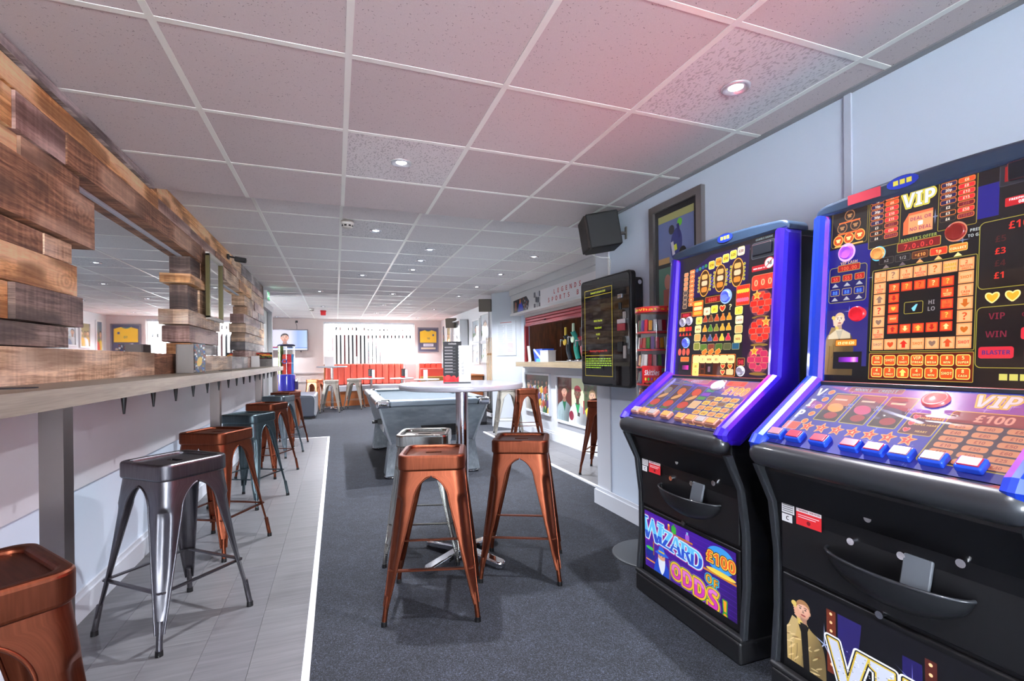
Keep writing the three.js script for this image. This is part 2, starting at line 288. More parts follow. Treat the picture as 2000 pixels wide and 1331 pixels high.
// bar front, bulkhead and the room behind
const wb = structure('wall_bar', 'white bar front with a serving opening', 'wall');
part('bar_front', span(BARX, BARX + 0.1, 0, 1.06, 3.5, 7.6), M_white, wb);
part('jamb', span(BARX, BARX + 0.1, 1.06, 1.93, 7.46, 7.6), M_wall, wb);
part('jamb', span(BARX, BARX + 0.1, 1.06, 1.93, 3.5, 3.62), M_wall, wb);
part('bulkhead', span(BARX - 0.13, BARX + 0.1, 1.93, FAR_C, 3.5, 7.72), M(0xd7d6d4), wb);
part('bulkhead_cornice', span(BARX - 0.165, BARX - 0.13, 2.27, FAR_C - 0.001, 3.5, 7.72), M(0xd7d6d4), wb);
part('bulkhead_ledge', span(BARX - 0.15, BARX - 0.13, 1.93, 1.965, 3.5, 7.72), M(0xe2e1de), wb);
{
  const T = rep(dataTex(256, 256, (x, y) => { const k = vnoise(x / 256 * 26, y / 256 * 4 + vnoise(x / 256 * 5, y / 256 * 5, 5, 5, 2), 26, 4, 33) * 0.7 + vnoise(x / 256 * 90, y / 256 * 8, 90, 8, 34) * 0.3; return [92 + 62 * k, 50 + 34 * k, 24 + 18 * k]; }), 1 / 0.6, 1 / 0.6);
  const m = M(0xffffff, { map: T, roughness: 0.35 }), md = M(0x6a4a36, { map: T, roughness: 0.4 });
  const s = structure('wall_bar_interior', 'brown wood panelled walls inside the bar', 'wall');
  part('side_panel', span(3.06, 3.7, 0, 2.35, 7.6, 7.7), m, s); part('side_panel', span(3.706, 4.7, 0, 2.35, 7.6, 7.7), m, s);
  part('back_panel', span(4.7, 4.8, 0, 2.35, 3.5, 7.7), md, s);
  part('back_shelf', span(4.45, 4.7, 1.3, 1.33, 3.6, 7.5), md, s); part('back_shelf', span(4.45, 4.7, 1.65, 1.68, 3.6, 7.5), md, s);
  part('door_frame', span(4.62, 4.7, 0, 2.1, 5.6, 6.6), M(0x2a1c16), s);
  const sk = structure('baseboard_bar', 'white skirting board along the bar front', 'baseboard');
  skirt(sk, BARX - 0.022, BARX - 0.0005, 3.52, 7.55, -1);
}
{ // slanted wall beside the bar, then the far right wall
  const w = structure('wall_slanted', 'pale grey slanted wall between bar and far room', 'wall');
  const a = [2.63, 8.2], b = [BARX, 7.58], L = Math.hypot(b[0] - a[0], b[1] - a[1]), an = Math.atan2(b[1] - a[1], b[0] - a[0]);
  const M_sl = M(0xc6ccd4, { roughness: 0.65 });
  const g = new THREE.BoxGeometry(L, 2.6, 0.08), gs = new THREE.BoxGeometry(L, 0.14, 0.11);
  const px = (a[0] + b[0]) / 2 + 0.034, pd = (a[1] + b[1]) / 2 + 0.02;
  part('painted_wall', g, M_sl, w, px, 1.3, -pd).rotation.y = an; part('skirting', gs, M_white, w, px, 0.07, -pd).rotation.y = an;
  part('return_wall', span(2.66, 3.2, 0, 2.6, 8.2, 8.32), M_sl, w);
  const f = structure('wall_far_right', 'white wall carrying framed pictures in the far room', 'wall');
  part('painted_wall', span(FRX, FRX + 0.2, 0, 2.6, 8.3, 15), M(0xdfe0e2), f);
  const l = structure('wall_far_left', 'side wall of the far room beyond the door', 'wall');
  part('painted_wall', span(-3.6, -3.4, 0, 0.8, 9.3, 15), M_wallFar, l); part('painted_wall', span(-3.6, -3.4, 2.2, 2.6, 9.3, 15), M_wallFar, l);
  part('painted_wall', span(-3.6, -3.4, 0.8, 2.2, 9.3, 9.8), M_wallFar, l); part('painted_wall', span(-3.6, -3.4, 0.8, 2.2, 10.7, 15), M_wallFar, l);
  const w3 = structure('window_3', 'added unseen side window that brightens the far room, left of the television', 'window');  // made-up opening out of view, added to bring daylight into the far room
  for (const [a, b] of [[9.8, 10.25], [10.31, 10.7]]) part('pane', span(-3.5, -3.494, 0.8, 2.2, a, b), M_glass, w3);
  for (const d of [10.25]) part('frame_stile', span(-3.53, -3.46, 0.8, 2.2, d, d + 0.06), M_white, w3);
  part('painted_wall', span(-3.6, LW - 0.2, 0, 2.6, 9.3, 9.5), M_wallFar, l);
}
const WX0 = -0.33, WX1 = 2.2, WY0 = 0.85, WY1 = 2.3;
{
  const w = structure('wall_far', 'pinkish white end wall with television and shirt frame', 'wall');
  part('painted_wall', span(-3.6, WX0, 0, 2.6, FARD, FARD + 0.2), M_wallFar, w); part('painted_wall', span(WX1, FRX + 0.2, 0, 2.6, FARD, FARD + 0.2), M_wallFar, w);
  part('apron_wall', span(WX0, WX1, 0, WY0, FARD, FARD + 0.2), M_wallFar, w); part('lintel_wall', span(WX0, WX1, WY1, 2.6, FARD, FARD + 0.2), M_wallFar, w);
  part('dado_rail', span(-3.4, WX0, 0.86, 0.9, FARD - 0.02, FARD), M(0xd2c8c6), w); part('dado_rail', span(-3.4, WX0, 0.62, 0.65, FARD - 0.015, FARD), M(0xd2c8c6), w);
  const n = structure('window_1', 'wide bright window in the end wall', 'window');
  const fr = M(0xe6e6e6, { roughness: 0.4 }), d0 = FARD + 0.08, d1 = FARD + 0.14;
  part('frame_rail', span(WX0, WX1, WY0, WY0 + 0.06, d0, d1), fr, n); part('frame_rail', span(WX0, WX1, WY1 - 0.06, WY1, d0, d1), fr, n);
  for (const x of [WX0, 0.5, 1.31, WX1 - 0.06]) part('frame_stile', span(x, x + 0.06, WY0 + 0.06, WY1 - 0.06, d0, d1), fr, n);
  for (const [a, b] of [[WX0 + 0.06, 0.5], [0.56, 1.31], [1.37, WX1 - 0.06]]) part('pane', span(a, b, WY0 + 0.06, WY1 - 0.06, d0 + 0.025, d0 + 0.031), M_glass, n);
  { const p = (WX1 - WX0 - 0.04) / 23, shadeMats = [M(0x2a2022, { roughness: 0.8 }), M(0x1e2026, { roughness: 0.8 }), M(0x4a1a1e, { roughness: 0.8 })];   // dark strips added at the blind gaps to draw shaded slat edges
    for (let i = 1; i < 23; i++) { const x = WX0 + 0.02 + p * i, long = i > 2 && i < 11; if (!long && i < 11) continue; part('shade_strip', span(x - 0.026, x + 0.026, long ? (i === 8 ? 1.32 : 1.08) : 1.84, long ? 1.94 : 1.94, FARD + 0.066, FARD + 0.068), shadeMats[i % 3], n); if (i % 4 !== 1) part('shade_strip', span(x - 0.02, x + 0.02, 2.06, long ? 2.16 : 2.11, FARD + 0.066, FARD + 0.068), shadeMats[(i + 1) % 3], n); } }
  part('sill', span(WX0, WX1, WY0 - 0.03, WY0, FARD - 0.04, FARD + 0.08), fr, n);
  // rear wall behind the camera: shop window that lets daylight in
  const r = structure('wall_rear', 'wall behind the camera with a wide window', 'wall');
  part('painted_wall', span(-1.3, 2.24, 0, 0.6, -3.2, -3), M_wall, r); part('painted_wall', span(-1.3, 2.24, 1.8, 2.6, -3.2, -3), M_wall, r);
  part('painted_wall', span(-1.3, -1.0, 0.6, 1.8, -3.2, -3), M_wall, r); part('painted_wall', span(0.9, 2.24, 0.6, 1.8, -3.2, -3), M_wall, r);
  const n2 = structure('window_2', 'wide window behind the camera', 'window');
  part('pane', span(-1.0, 0.9, 0.6, 1.8, -3.1, -3.094), M_glass, n2);
  for (const x of [-1.0, -0.05, 0.84]) part('frame_stile', span(x, x + 0.06, 0.6, 1.8, -3.13, -3.07), fr, n2);
}
{ // street outside the end window
  const g = structure('ground_outside', 'pale pavement outside the window', 'ground');
  part('pavement', span(-14, 16, -0.25, -0.1, 15.01, 40), M(0x9a9894, { roughness: 0.9 }), g);
  const v = thing('parked_van', 'dark maroon van parked outside behind the blind slats', 'van', [0.45, -0.1, 17.6]);
  const body = M(0x2a0f12, { clearcoat: 0.6, roughness: 0.4 }), sh = shapeOf([[-1.1, 0.3], [1.6, 0.3], [1.65, 1.1], [1.25, 1.25], [0.85, 2.15], [-1.1, 2.15]]);
  part('body', extr(sh, 1.7, 0.05), body, v, 0, 0, -1.7);
  part('side_window', extr(shapeOf([[0.15, 1.25], [1.1, 1.25], [0.8, 1.95], [0.15, 1.95]]), 0.02), M_black, v, 0, 0, 0.03);
  for (const x of [-0.65, 1.05]) for (const z of [-0.15, -1.55]) part('wheel', new THREE.CylinderGeometry(0.31, 0.31, 0.2, 24).rotateX(Math.PI / 2), M_black, v, x, 0.31, z);
}
{ // vertical blind, every slat a piece
  const b = thing('vertical_blind', 'white vertical slat blind across the bright end window', 'blind', [0, 0, 0]);
  const m = M(0xf7f7f5, { transmission: 0.78, roughness: 1, thickness: 0 }), n = 23, p = (WX1 - WX0 - 0.04) / n;
  part('head_rail', span(WX0 + 0.01, WX1 - 0.01, WY1 - 0.05, WY1 - 0.005, FARD + 0.005, FARD + 0.05), M_white, b);
  for (let i = 0; i < n; i++) {
    const s = part('slat', box(p - (i > 1 && i < 11 ? 0.046 : 0.036), WY1 - 0.05 - WY0 - 0.02, 0.0016), m, b, WX0 + 0.02 + p * (i + 0.5), (WY1 - 0.05 + WY0 + 0.02) / 2, -(FARD + 0.03));
    s.rotation.y = rr(-0.04, 0.04);
  }
}
// ---- ceiling fittings
LAMPS.forEach(([x, d, far], i) => {
  const y = far ? FAR_C : NEAR_C, vis = i < 16;
  const names = ['above the nearer slot machines', 'nearest the middle of the ceiling', 'beside the smoke detector', 'first of three in a row over the pool table', 'above the pool table, middle of three in a row', 'above the pool table, last of three in a row', 'round white spot beyond the smoke detector', 'near the far end of the timber wall', 'in the middle of the far ceiling', 'nearest the bar sign', 'second from the bar sign', 'third along the bar ceiling', 'fourth along the bar side, near the pillar speaker', 'towards the shirt frame', 'in front of the bright window', 'last before the shirt frame', 'above the television', 'over the far left corner', 'just above the camera', 'behind the camera on the left', 'behind the camera on the right', 'in the far ceiling left of centre', 'in the far ceiling over the open carpet'];
  const t = thing('ceiling_downlight', 'recessed ceiling downlight ' + names[i], 'ceiling light', [x, y + 0.006, d], 0, 'ceiling downlights');
  part('trim_ring', lathe([[0.03, -0.001], [0.046, -0.012], [0.056, -0.008], [0.06, 0], [0.03, 0]], 32), M(0xe8e8ea, { metalness: 0.6, roughness: 0.25 }), t);
  part('lamp_face', lathe([[0.0001, -0.009], [0.02, -0.008], [0.031, -0.002]], 24), M_bulb, t);
  const s = new THREE.SpotLight(0xf3f6ff, LAMP * (i > 17 ? 1 : 1), 0, 1.05, 1.0, 2); s.name = 'downlight';
  s.position.set(x, y - 0.012, -d); s.target.position.set(i === 0 ? x - 0.7 : x, 0, -d);   // the lamp nearest the right wall is a gimbal turned into the room
  s.castShadow = true; s.shadow.radius = 1.5; scene.add(s, s.target);
});
function detector(x, d, y, label) {
  const t = thing('smoke_detector', label, 'smoke detector', [x, y, d]);
  part('base', lathe([[0.0001, 0.0], [0.052, 0], [0.052, -0.022], [0.046, -0.028], [0.0001, -0.028]], 28), M(0xdcd8d0), t);
  part('head', lathe([[0.046, -0.028], [0.042, -0.05], [0.03, -0.058], [0.0001, -0.06]], 28), M(0xcfcac0), t);
  for (const a of [0.5, 1.2, 2.0, 2.7, 4.2]) part('vent_slot', box(0.02, 0.012, 0.006, 0, -0.04, 0.043), M_black, t).rotation.y = a - 1.57;
}
detector(0.1, 4.27, FAR_C, 'round white smoke detector on the ceiling grid near the lamp'); detector(-0.5, 11.6, FAR_C, 'small round detector on the far ceiling beside the red sounder');
{
  const t = thing('fire_sounder', 'red square fire alarm sounder hanging on the far ceiling', 'alarm', [-0.27, FAR_C, 12]);
  part('base', rbox(0.13, 0.03, 0.13, 0.01, 0, -0.015), M(0xb02026), t); part('sounder_body', rbox(0.115, 0.08, 0.115, 0.015, 0, -0.068), M(0xc81e26), t);
}
{
  const t = thing('exit_sign', 'small glowing green and white exit sign at the end of the boards', 'exit sign', [LW + 0.12, 2.24, 8.36]);
  part('housing', rbox(0.05, 0.14, 0.33, 0.008, 0, 0, -0.1), M(0xe8ecec), t);
  const tx = canvasTex(256, 112, (g, w, h) => { g.fillStyle = '#0d8a50'; g.fillRect(0, 0, w, h); g.fillStyle = '#eafff4'; g.fillRect(12, 20, 60, 72); g.fillStyle = '#0d8a50'; g.fillRect(30, 36, 24, 56); g.fillStyle = '#eafff4'; g.beginPath(); g.moveTo(88, 56); g.lineTo(120, 28); g.lineTo(120, 46); g.lineTo(160, 46); g.lineTo(160, 66); g.lineTo(120, 66); g.lineTo(120, 84); g.fill(); g.beginPath(); g.arc(205, 24, 11, 0, 7); g.fill(); g.lineWidth = 11; g.strokeStyle = '#eafff4'; g.lineCap = 'round'; g.beginPath(); g.moveTo(203, 40); g.lineTo(200, 66); g.lineTo(222, 96); g.moveTo(200, 66); g.lineTo(182, 92); g.moveTo(203, 42); g.lineTo(182, 58); g.moveTo(203, 42); g.lineTo(226, 56); g.stroke(); });
  const p = part('sign_face', new THREE.PlaneGeometry(0.3, 0.125), M(0xffffff, { map: tx, emissive: 0xffffff, emissiveMap: tx, emissiveIntensity: 1.2, roughness: 0.3 }), t, 0.026, 0, -0.1); p.rotation.y = Math.PI / 2;
  const l = new THREE.RectAreaLight(0xbfffe0, 1.5, 0.3, 0.12); l.name = 'exit_light'; l.position.set(LW + 0.155, 2.24, -8.46); l.lookAt(2, 2.24, -8.46); scene.add(l);
}
{
  const t = thing('security_camera', 'small black security camera on a bracket under the ceiling', 'camera', [LW + 0.09, 2.3, 5.72]);
  part('bracket', [rbox(0.02, 0.05, 0.05, 0.005, 0.005, 0, 0), bar(v3(0, 0.005, 0), v3(0.08, -0.01, 0), 0.009)], M_black, t);
  part('camera_body', rbox(0.11, 0.05, 0.06, 0.012, 0.12, -0.012, 0), M_blackSoft, t).rotation.z = -0.12;
  part('lens', cyl(0.017, 0.017, 0.01, 16).rotateZ(Math.PI / 2), M_chrome, t, 0.175, -0.02, 0);
}
// ================================================================== STOOLS
const brushed = rep(dataTex(256, 256, (x, y) => { const k = 205 + 50 * (0.6 * vnoise(x / 256 * 120, y / 256 * 6, 120, 6, 51) + 0.4 * vnoise(x / 256 * 9, y / 256 * 9, 9, 9, 52)); return [k, k, k]; }), 3, 3);
const metal = (c, r = 0.34) => M(c, { metalness: 1, roughness: r, map: brushed });
const S_COPPER = metal(0x824530, 0.38), S_GUN = metal(0x77757a, 0.34), S_TEAL = metal(0x66767c, 0.34), S_SILVER = metal(0xb2b0a8, 0.2), S_CREAM = metal(0xc2bcb0, 0.4), S_GREY = metal(0x7d8b93, 0.36), S_SALMON = metal(0xd88f68, 0.38);
const STOOL = (() => {
  const top = 0.69, sOf = (y) => 0.15 + (top - y) / top * 0.075, ya = 0.55, yt = 0.655;
  const wOf = (y) => { const s = sOf(y); if (y >= yt) return s; if (y >= ya) { const k = (y - ya) / (yt - ya); return s - 0.08 * Math.pow(1 - Math.pow(k, 1.7), 0.62); } return lerp(0.022, 0.085, clamp((y - 0.08) / (ya - 0.08))); };
  const at = (y, t) => { // point on the folded sheet around one corner; t from -1 to 1
    const s = sOf(y), w = wOf(y), R = Math.min(0.05, w * 0.9), half = (w - R) + R * Math.PI / 4, q = Math.abs(t) * half, sg = Math.sign(t) || 1; let x, z;
    if (q <= R * Math.PI / 4) { const a = Math.PI / 4 - q / R; x = s - R + R * Math.cos(a); z = s - R + R * Math.sin(a); } else { x = s; z = s - R - (q - R * Math.PI / 4); }
    const ramp = clamp((y - 0.1) / 0.05) * clamp((0.57 - y) / 0.03), fl = 0.016 * Math.min(1, w / 0.07) * ramp * Math.exp(-Math.pow(t * half / 0.021, 2));
    x -= fl * 0.707; z -= fl * 0.707;
    return sg > 0 ? [x, y, z] : [z, y, x];
  };
  const sheet = (y0, y1, n, k) => {
    const pos = [], uv = [], idx = [];
    for (let i = 0; i <= n; i++) for (let j = 0; j <= k; j++) { const y = lerp(y0, y1, i / n), t = -1 + 2 * j / k, p = at(y, t); pos.push(...p); uv.push(j / k * 0.3, y); }
    for (let i = 0; i < n; i++) for (let j = 0; j < k; j++) { const a = i * (k + 1) + j, b = a + k + 1; idx.push(a, b, a + 1, b, b + 1, a + 1); }
    const g = new THREE.BufferGeometry(); g.setAttribute('position', new THREE.Float32BufferAttribute(pos, 3)); g.setAttribute('uv', new THREE.Float32BufferAttribute(uv, 2)); g.setIndex(idx); g.computeVertexNormals(); return g;
  };
  const rim = (y0, y1, t, n) => { const p = []; for (let i = 0; i <= n; i++) p.push(v3(...at(lerp(y0, y1, i / n), t))); return tube(p, 0.0042, n * 2, 6); };
  const foot = bar(v3(0.1975, 0.13, 0.1975), v3(0.2119, 0.01, 0.2119), 0.0118, 12);
  const leg = mergeGeometries([sheet(0.08, ya, 26, 22), rim(0.08, ya, 1, 12), rim(0.08, ya, -1, 12), foot].map(bare));
  const apronQ = mergeGeometries([sheet(ya, top + 0.004, 22, 22), rim(ya, yt - 0.0005, 1, 18), rim(ya, yt - 0.0005, -1, 18)].map(bare));
  const apron = mergeGeometries([0, 1, 2, 3].map((i) => apronQ.clone().rotateY(i * Math.PI / 2)));
  const ring = roundRect(0.316, 0.316, 0.05); ring.holes.push(roundRect(0.252, 0.252, 0.03));
  const seat = extr(ring, 0.052, 0.011, 3, 8).rotateX(-Math.PI / 2).translate(0, top, 0);
  const pan = roundRect(0.254, 0.254, 0.03); pan.holes.push(roundRect(0.078, 0.03, 0.008));
  const panel = extr(pan, 0.006, 0, 1, 6).rotateX(-Math.PI / 2).translate(0, top + 0.0435, 0);
  const sb = sOf(0.235), barG = box(2 * sb - 0.03, 0.007, 0.018, 0, 0.235, sb - 0.014);
  const brace = [box(0.36, 0.012, 0.016).rotateY(0.785).translate(0, 0.66, 0), box(0.36, 0.012, 0.016).rotateY(-0.785).translate(0, 0.66, 0)];
  return { leg, apron, seat, panel, barG, brace: mergeGeometries(brace.map(bare)), tip: cyl(0.0138, 0.0148, 0.022, 14, 0.2115, 0.011, 0.2115) };
})();
function stool(x, d, turn, m, label, group, y = 0) {
  const t = thing('metal_stool', label, 'stool', [x, y, d], turn, group);
  part('seat', STOOL.seat, m, t); part('seat_panel', STOOL.panel, m, t); part('apron', STOOL.apron, m, t); part('under_brace', STOOL.brace, M_blackSoft, t);
  for (let i = 0; i < 4; i++) {
    const l = part('leg', STOOL.leg, m, t); l.rotation.y = i * Math.PI / 2; part('rubber_foot', STOOL.tip, M_black, l);
    part('crossbar', STOOL.barG, m, t).rotation.y = i * Math.PI / 2;
  }
  return t;
}
const GS = 'metal stools along the wall shelf', GT = 'metal stools round the tall table', GB = 'metal stools at the bar', GF = 'metal stools in the far room';
stool(-0.735, 1.31, 0.67, S_COPPER, 'copper stool cropped by the bottom left corner, nearest the camera', GS, 0.012);
stool(-0.705, 2.62, -0.72, S_GUN, 'gunmetal grey stool on the laminate beside the steel shelf post', GS, 0.012);
stool(-0.725, 3.56, -0.49, S_COPPER, 'copper stool just behind the gunmetal stool under the shelf', GS, 0.012);
stool(-0.70, 4.6, -0.47, S_TEAL, 'dark teal grey stool third along the wall shelf from the gunmetal one', GS, 0.012);
stool(-0.69, 5.66, -0.45, S_COPPER, 'copper stool behind the dark teal grey stool on the laminate', GS, 0.012);
stool(-0.70, 6.75, -0.42, S_GREY, 'blue grey stool second from the far end of the shelf', GS, 0.012);
stool(-0.68, 7.55, -0.4, S_COPPER, 'last copper stool at the far end of the shelf before the ottoman', GS, 0.012);
stool(0.452, 2.385, -0.275, S_COPPER, 'copper stool in the middle foreground, frontmost at the tall table', GT);
stool(1.0, 2.585, -0.45, S_COPPER, 'copper stool at the right of the tall table', GT);
stool(0.515, 3.01, -0.3, S_SILVER, 'shiny silver stool behind the frontmost copper stool', GT);
stool(2.6, 6.5, -0.25, S_COPPER, 'copper stool standing before the bar front pictures', GB, 0.012);
stool(2.53, 7.12, -0.25, S_CREAM, 'pale grey stool behind the copper one beside the slanted wall', GB, 0.012);
stool(2.62, 4.36, 0.785, S_COPPER, 'copper stool half hidden by the end of the right wall', GB, 0.012);
stool(-0.12, 12.05, -0.15, S_CREAM, 'cream metal stool in front of the far tall table', GF);
stool(0.42, 12.6, -0.25, S_CREAM, 'cream metal stool right of the far tall table, before the red bench', GF);
stool(-0.5, 12.75, -0.4, S_SALMON, 'salmon copper stool left of the far tall table beside the ottoman', GF);

// ================================================================== WALL SHELF
{
  const t = thing('wall_shelf', 'long pale wooden drinking shelf along the timber wall', 'shelf', [0, 0, 0]);
  const x0 = LW + 0.086, x1 = -0.775;
  part('shelf_board', span(x0, x1, 1.066, 1.126, -0.4, 1.47), M_shelf, t); part('shelf_board', span(x0, x1, 1.066, 1.126, 1.473, 4.3), M_shelf, t); part('shelf_board', span(x0, x1, 1.066, 1.126, 4.303, 8.25), M_shelf, t);
  for (const d of [2.035, 4.3, 6.5, 8.15]) {
    const p = part('post', span(-0.915, -0.85, 0.012, 1.066, d - 0.032, d + 0.032), M_steel, t);
  }
  for (let i = 0; i < 16; i++) {
    const d = 2.4 + i * 0.34;
    const hk = part('coat_hook', [box(0.024, 0.006, 0.024, 0, 1.0625, 0), cyl(0.011, 0.004, 0.07, 10, 0, 1.026, 0)], M_black, t, -0.82, 0, -d);
  }
}
for (const [d, x, l] of [[1.9, -0.92, 'dark round beer mat on the near end of the shelf'], [4.75, -0.9, 'dark round beer mat beyond the menu holder on the shelf']])
  single('beer_mat', cyl(0.05, 0.05, 0.003, 24), M(0x22262e), l, 'beer mat', [x, 1.1275, d], 0, 'beer mats on the shelf');
const foodTex = canvasTex(128, 256, (g, w, h) => {
  g.fillStyle = '#8f8a86'; g.fillRect(0, 0, w, h); g.fillStyle = '#1c130e'; g.fillRect(0, 0, w, 120);
  for (let i = 0; i < 60; i++) { g.fillStyle = ['#d2331c', '#e8842a', '#6b2210', '#f2c04c', '#3d7a2c'][i % 5]; g.beginPath(); g.arc((i * 53) % w, 18 + (i * 37) % 92, 5 + (i * 7) % 9, 0, 7); g.fill(); }
  g.fillStyle = '#3b3a3c'; for (let y = 136; y < 246; y += 14) g.fillRect(14, y, 90 - (y % 30), 5);
});
{
  const t = thing('menu_holder', 'galvanised menu holder with a bright printed card on the shelf', 'menu holder', [-0.99, 1.127, 3.98], 0.12);
  part('metal_back', rbox(0.012, 0.2, 0.11, 0.004, -0.05, 0.1, 0.02), M(0x7a6f68, { roughness: 0.5 }), t); part('metal_side', rbox(0.1, 0.2, 0.008, 0.003, 0, 0.1, 0.075), M(0x857a72, { roughness: 0.45 }), t);
  const tx = canvasTex(128, 256, (g, w, h) => { g.fillStyle = '#454850'; g.fillRect(0, 0, w, h); for (let i = 0; i < 70; i++) { g.fillStyle = ['#c8ccd2', '#8a3a2a', '#d8a83a', '#2a4a8a', '#c43030', '#e8e8e8'][i % 6]; g.fillRect((i * 31) % 120, (i * 71) % 250, 6 + (i * 5) % 20, 5 + (i * 11) % 22); } g.fillStyle = '#d8b03a'; g.beginPath(); g.ellipse(70, 160, 26, 44, 0.3, 0, 7); g.fill(); });
  part('printed_card', rbox(0.075, 0.205, 0.006, 0.002, 0.075, 0.104, 0.03), M(0xffffff, { map: tx, roughness: 0.4 }), t);
}
{
  const t = thing('menu_card', 'tall menu card with food photographs on the far end of the shelf', 'menu', [-0.95, 1.127, 7.55], 0.1);
  part('card_front', box(0.2, 0.2, 0.004, 0, 0.1, 0.03), M(0xffffff, { map: foodTex }), t).rotation.x = -0.12; part('card_back', box(0.2, 0.2, 0.004, 0, 0.1, -0.02), M(0xd8d6d2), t).rotation.x = 0.12;
  const u = thing('menu_card', 'plain white menu card standing left of the food menu on the shelf', 'menu', [-1.0, 1.127, 7.1], 0.3);
  part('card_front', box(0.1, 0.15, 0.003, 0, 0.075, 0.02), M_paper, u).rotation.x = -0.14; part('card_back', box(0.1, 0.15, 0.003, 0, 0.075, -0.02), M_paper, u).rotation.x = 0.14;
}
// frame hanging on the first pier
{
  const t = thing('gold_frame', 'slim gilt framed mirror hanging on the timber pier', 'frame', [LW + 0.115, 1.85, 4.94]);
  const m = M(0x5f552e, { metalness: 0.4, roughness: 0.45 }), w = M(0xd8d4c8), h = 0.54, l = 0.5, b = 0.028;
  part('frame_side', box(0.03, h, b, 0.015, 0, l / 2), m, t); part('frame_side', box(0.03, h, b, 0.015, 0, -l / 2), m, t);
  part('frame_rail', box(0.03, b, l + b, 0.015, h / 2, 0), w, t); part('frame_rail', box(0.03, b, l + b, 0.015, -h / 2, 0), w, t);
  part('glass', box(0.008, h, l, 0.008, 0, 0), M(0xe8eaea, { metalness: 1, roughness: 0.04 }), t); part('hook', cyl(0.006, 0.006, 0.02, 10), M_chrome, t, 0.02, -h / 2 - 0.02, 0.05);
}

// ================================================================== TALL TABLE
function crossBase(t, r, parent) {
  for (let i = 0; i < 4; i++) {
    const s = new THREE.Shape(); s.moveTo(0, -0.028); s.lineTo(r - 0.03, -0.032); s.absarc(r - 0.03, 0, 0.032, -Math.PI / 2, Math.PI / 2); s.lineTo(0, 0.028);
    const g = extr(s, 0.022, 0.008, 3, 8).rotateX(-Math.PI / 2); const p = g.attributes.position;
    for (let k = 0; k < p.count; k++) p.setY(k, p.getY(k) + 0.012 + 0.03 * (1 - clamp(p.getX(k) / r)));
    g.computeVertexNormals();
    const m = part('base_foot', g, M_chrome, t); m.rotation.y = i * Math.PI / 2 + parent;
  }
  part('base_hub', lathe([[0.0001, 0.075], [0.045, 0.07], [0.06, 0.05], [0.07, 0.02]], 28), M_chrome, t);
}
function tallTable(x, d, r, h, an, label, group) {
  const t = thing('tall_table', label, 'table', [x, 0, d], 0, group);
  part('table_top', lathe([[0.0001, h], [r - 0.006, h], [r, h - 0.006], [r, h - 0.028], [r - 0.006, h - 0.034], [0.0001, h - 0.034]], 64), M(0x9fa1a8, { clearcoat: 0.6, roughness: 0.28, clearcoatRoughness: 0.1 }), t);
  part('column', cyl(0.037, 0.037, h - 0.09, 32, 0, (h - 0.034 + 0.06) / 2, 0), M(0xc9c6c8, { metalness: 1, roughness: 0.14 }), t); part('top_flange', cyl(0.12, 0.12, 0.012, 32, 0, h - 0.041, 0), M_alu, t);
  crossBase(t, 0.31, an); return t;
}
tallTable(0.715, 2.85, 0.372, 1.058, 0.58, 'round grey topped tall table with chrome pedestal in the foreground', 'round tall tables');
tallTable(-0.1, 12.75, 0.36, 1.07, 0.3, 'round white topped tall table in the far room by the window', 'round tall tables');
const menuTex = canvasTex(256, 512, (g, w, h) => {
  g.fillStyle = '#141417'; g.fillRect(0, 0, w, h); g.fillStyle = '#d8d4d0'; g.font = 'italic 26px serif'; g.textAlign = 'center'; g.fillText('Cocktails', w / 2, 36); g.textAlign = 'left';
  for (let y = 66; y < 400; y += 38) { g.fillStyle = '#8f8c8a'; g.fillRect(22, y, 110, 8); g.fillStyle = '#55555a'; g.fillRect(22, y + 13, 150, 5); g.fillStyle = '#e8e8e8'; g.fillRect(212, y, 26, 8); }
  for (let i = 0; i < 26; i++) { g.fillStyle = ['#e01220', '#b80c18', '#f0302c'][i % 3]; g.beginPath(); g.arc((i * 47) % w, 440 + (i * 29) % 66, 22 + (i % 4) * 4, 0, 7); g.fill(); }
});
const barMenuTex = canvasTex(128, 512, (g, w, h) => {
  g.fillStyle = '#d5dae2'; g.fillRect(0, 0, w, h); g.save(); g.translate(w / 2, h / 2 + 40); g.rotate(-Math.PI / 2); g.fillStyle = '#22242a'; g.textAlign = 'center'; g.font = 'bold 34px serif'; g.fillText('BAR MENU', 0, -8); g.font = '13px serif'; g.fillText('food  and  drinks  served  all  day', 0, 26); g.restore();
});
function menuStand(x, y, d, turn, s, label) {
  const t = thing('menu_stand', label, 'menu', [x, y, d], turn, 'menu stands on tables');
  part('dark_panel', box(0.11 * s, 0.25 * s, 0.006, 0, 0.125 * s, 0), M(0xffffff, { map: menuTex, roughness: 0.7 }), t);
  part('white_panel', box(0.07 * s, 0.225 * s, 0.005, 0.075 * s, 0.1125 * s, 0.02 * s), M(0xffffff, { map: barMenuTex, roughness: 0.5 }), t).rotation.y = -0.05;
  part('photo_panel', box(0.06 * s, 0.22 * s, 0.005, 0.125 * s, 0.11 * s, -0.01 * s), M(0xffffff, { map: foodTex }), t).rotation.y = 0.9;
  part('stand_base', rbox(0.16 * s, 0.008, 0.06 * s, 0.003, 0.03 * s, 0.004, 0), M_black, t);
}
menuStand(0.655, 1.0585, 2.83, -0.27, 1, 'black cocktail menu with white BAR MENU panel on the near tall table');

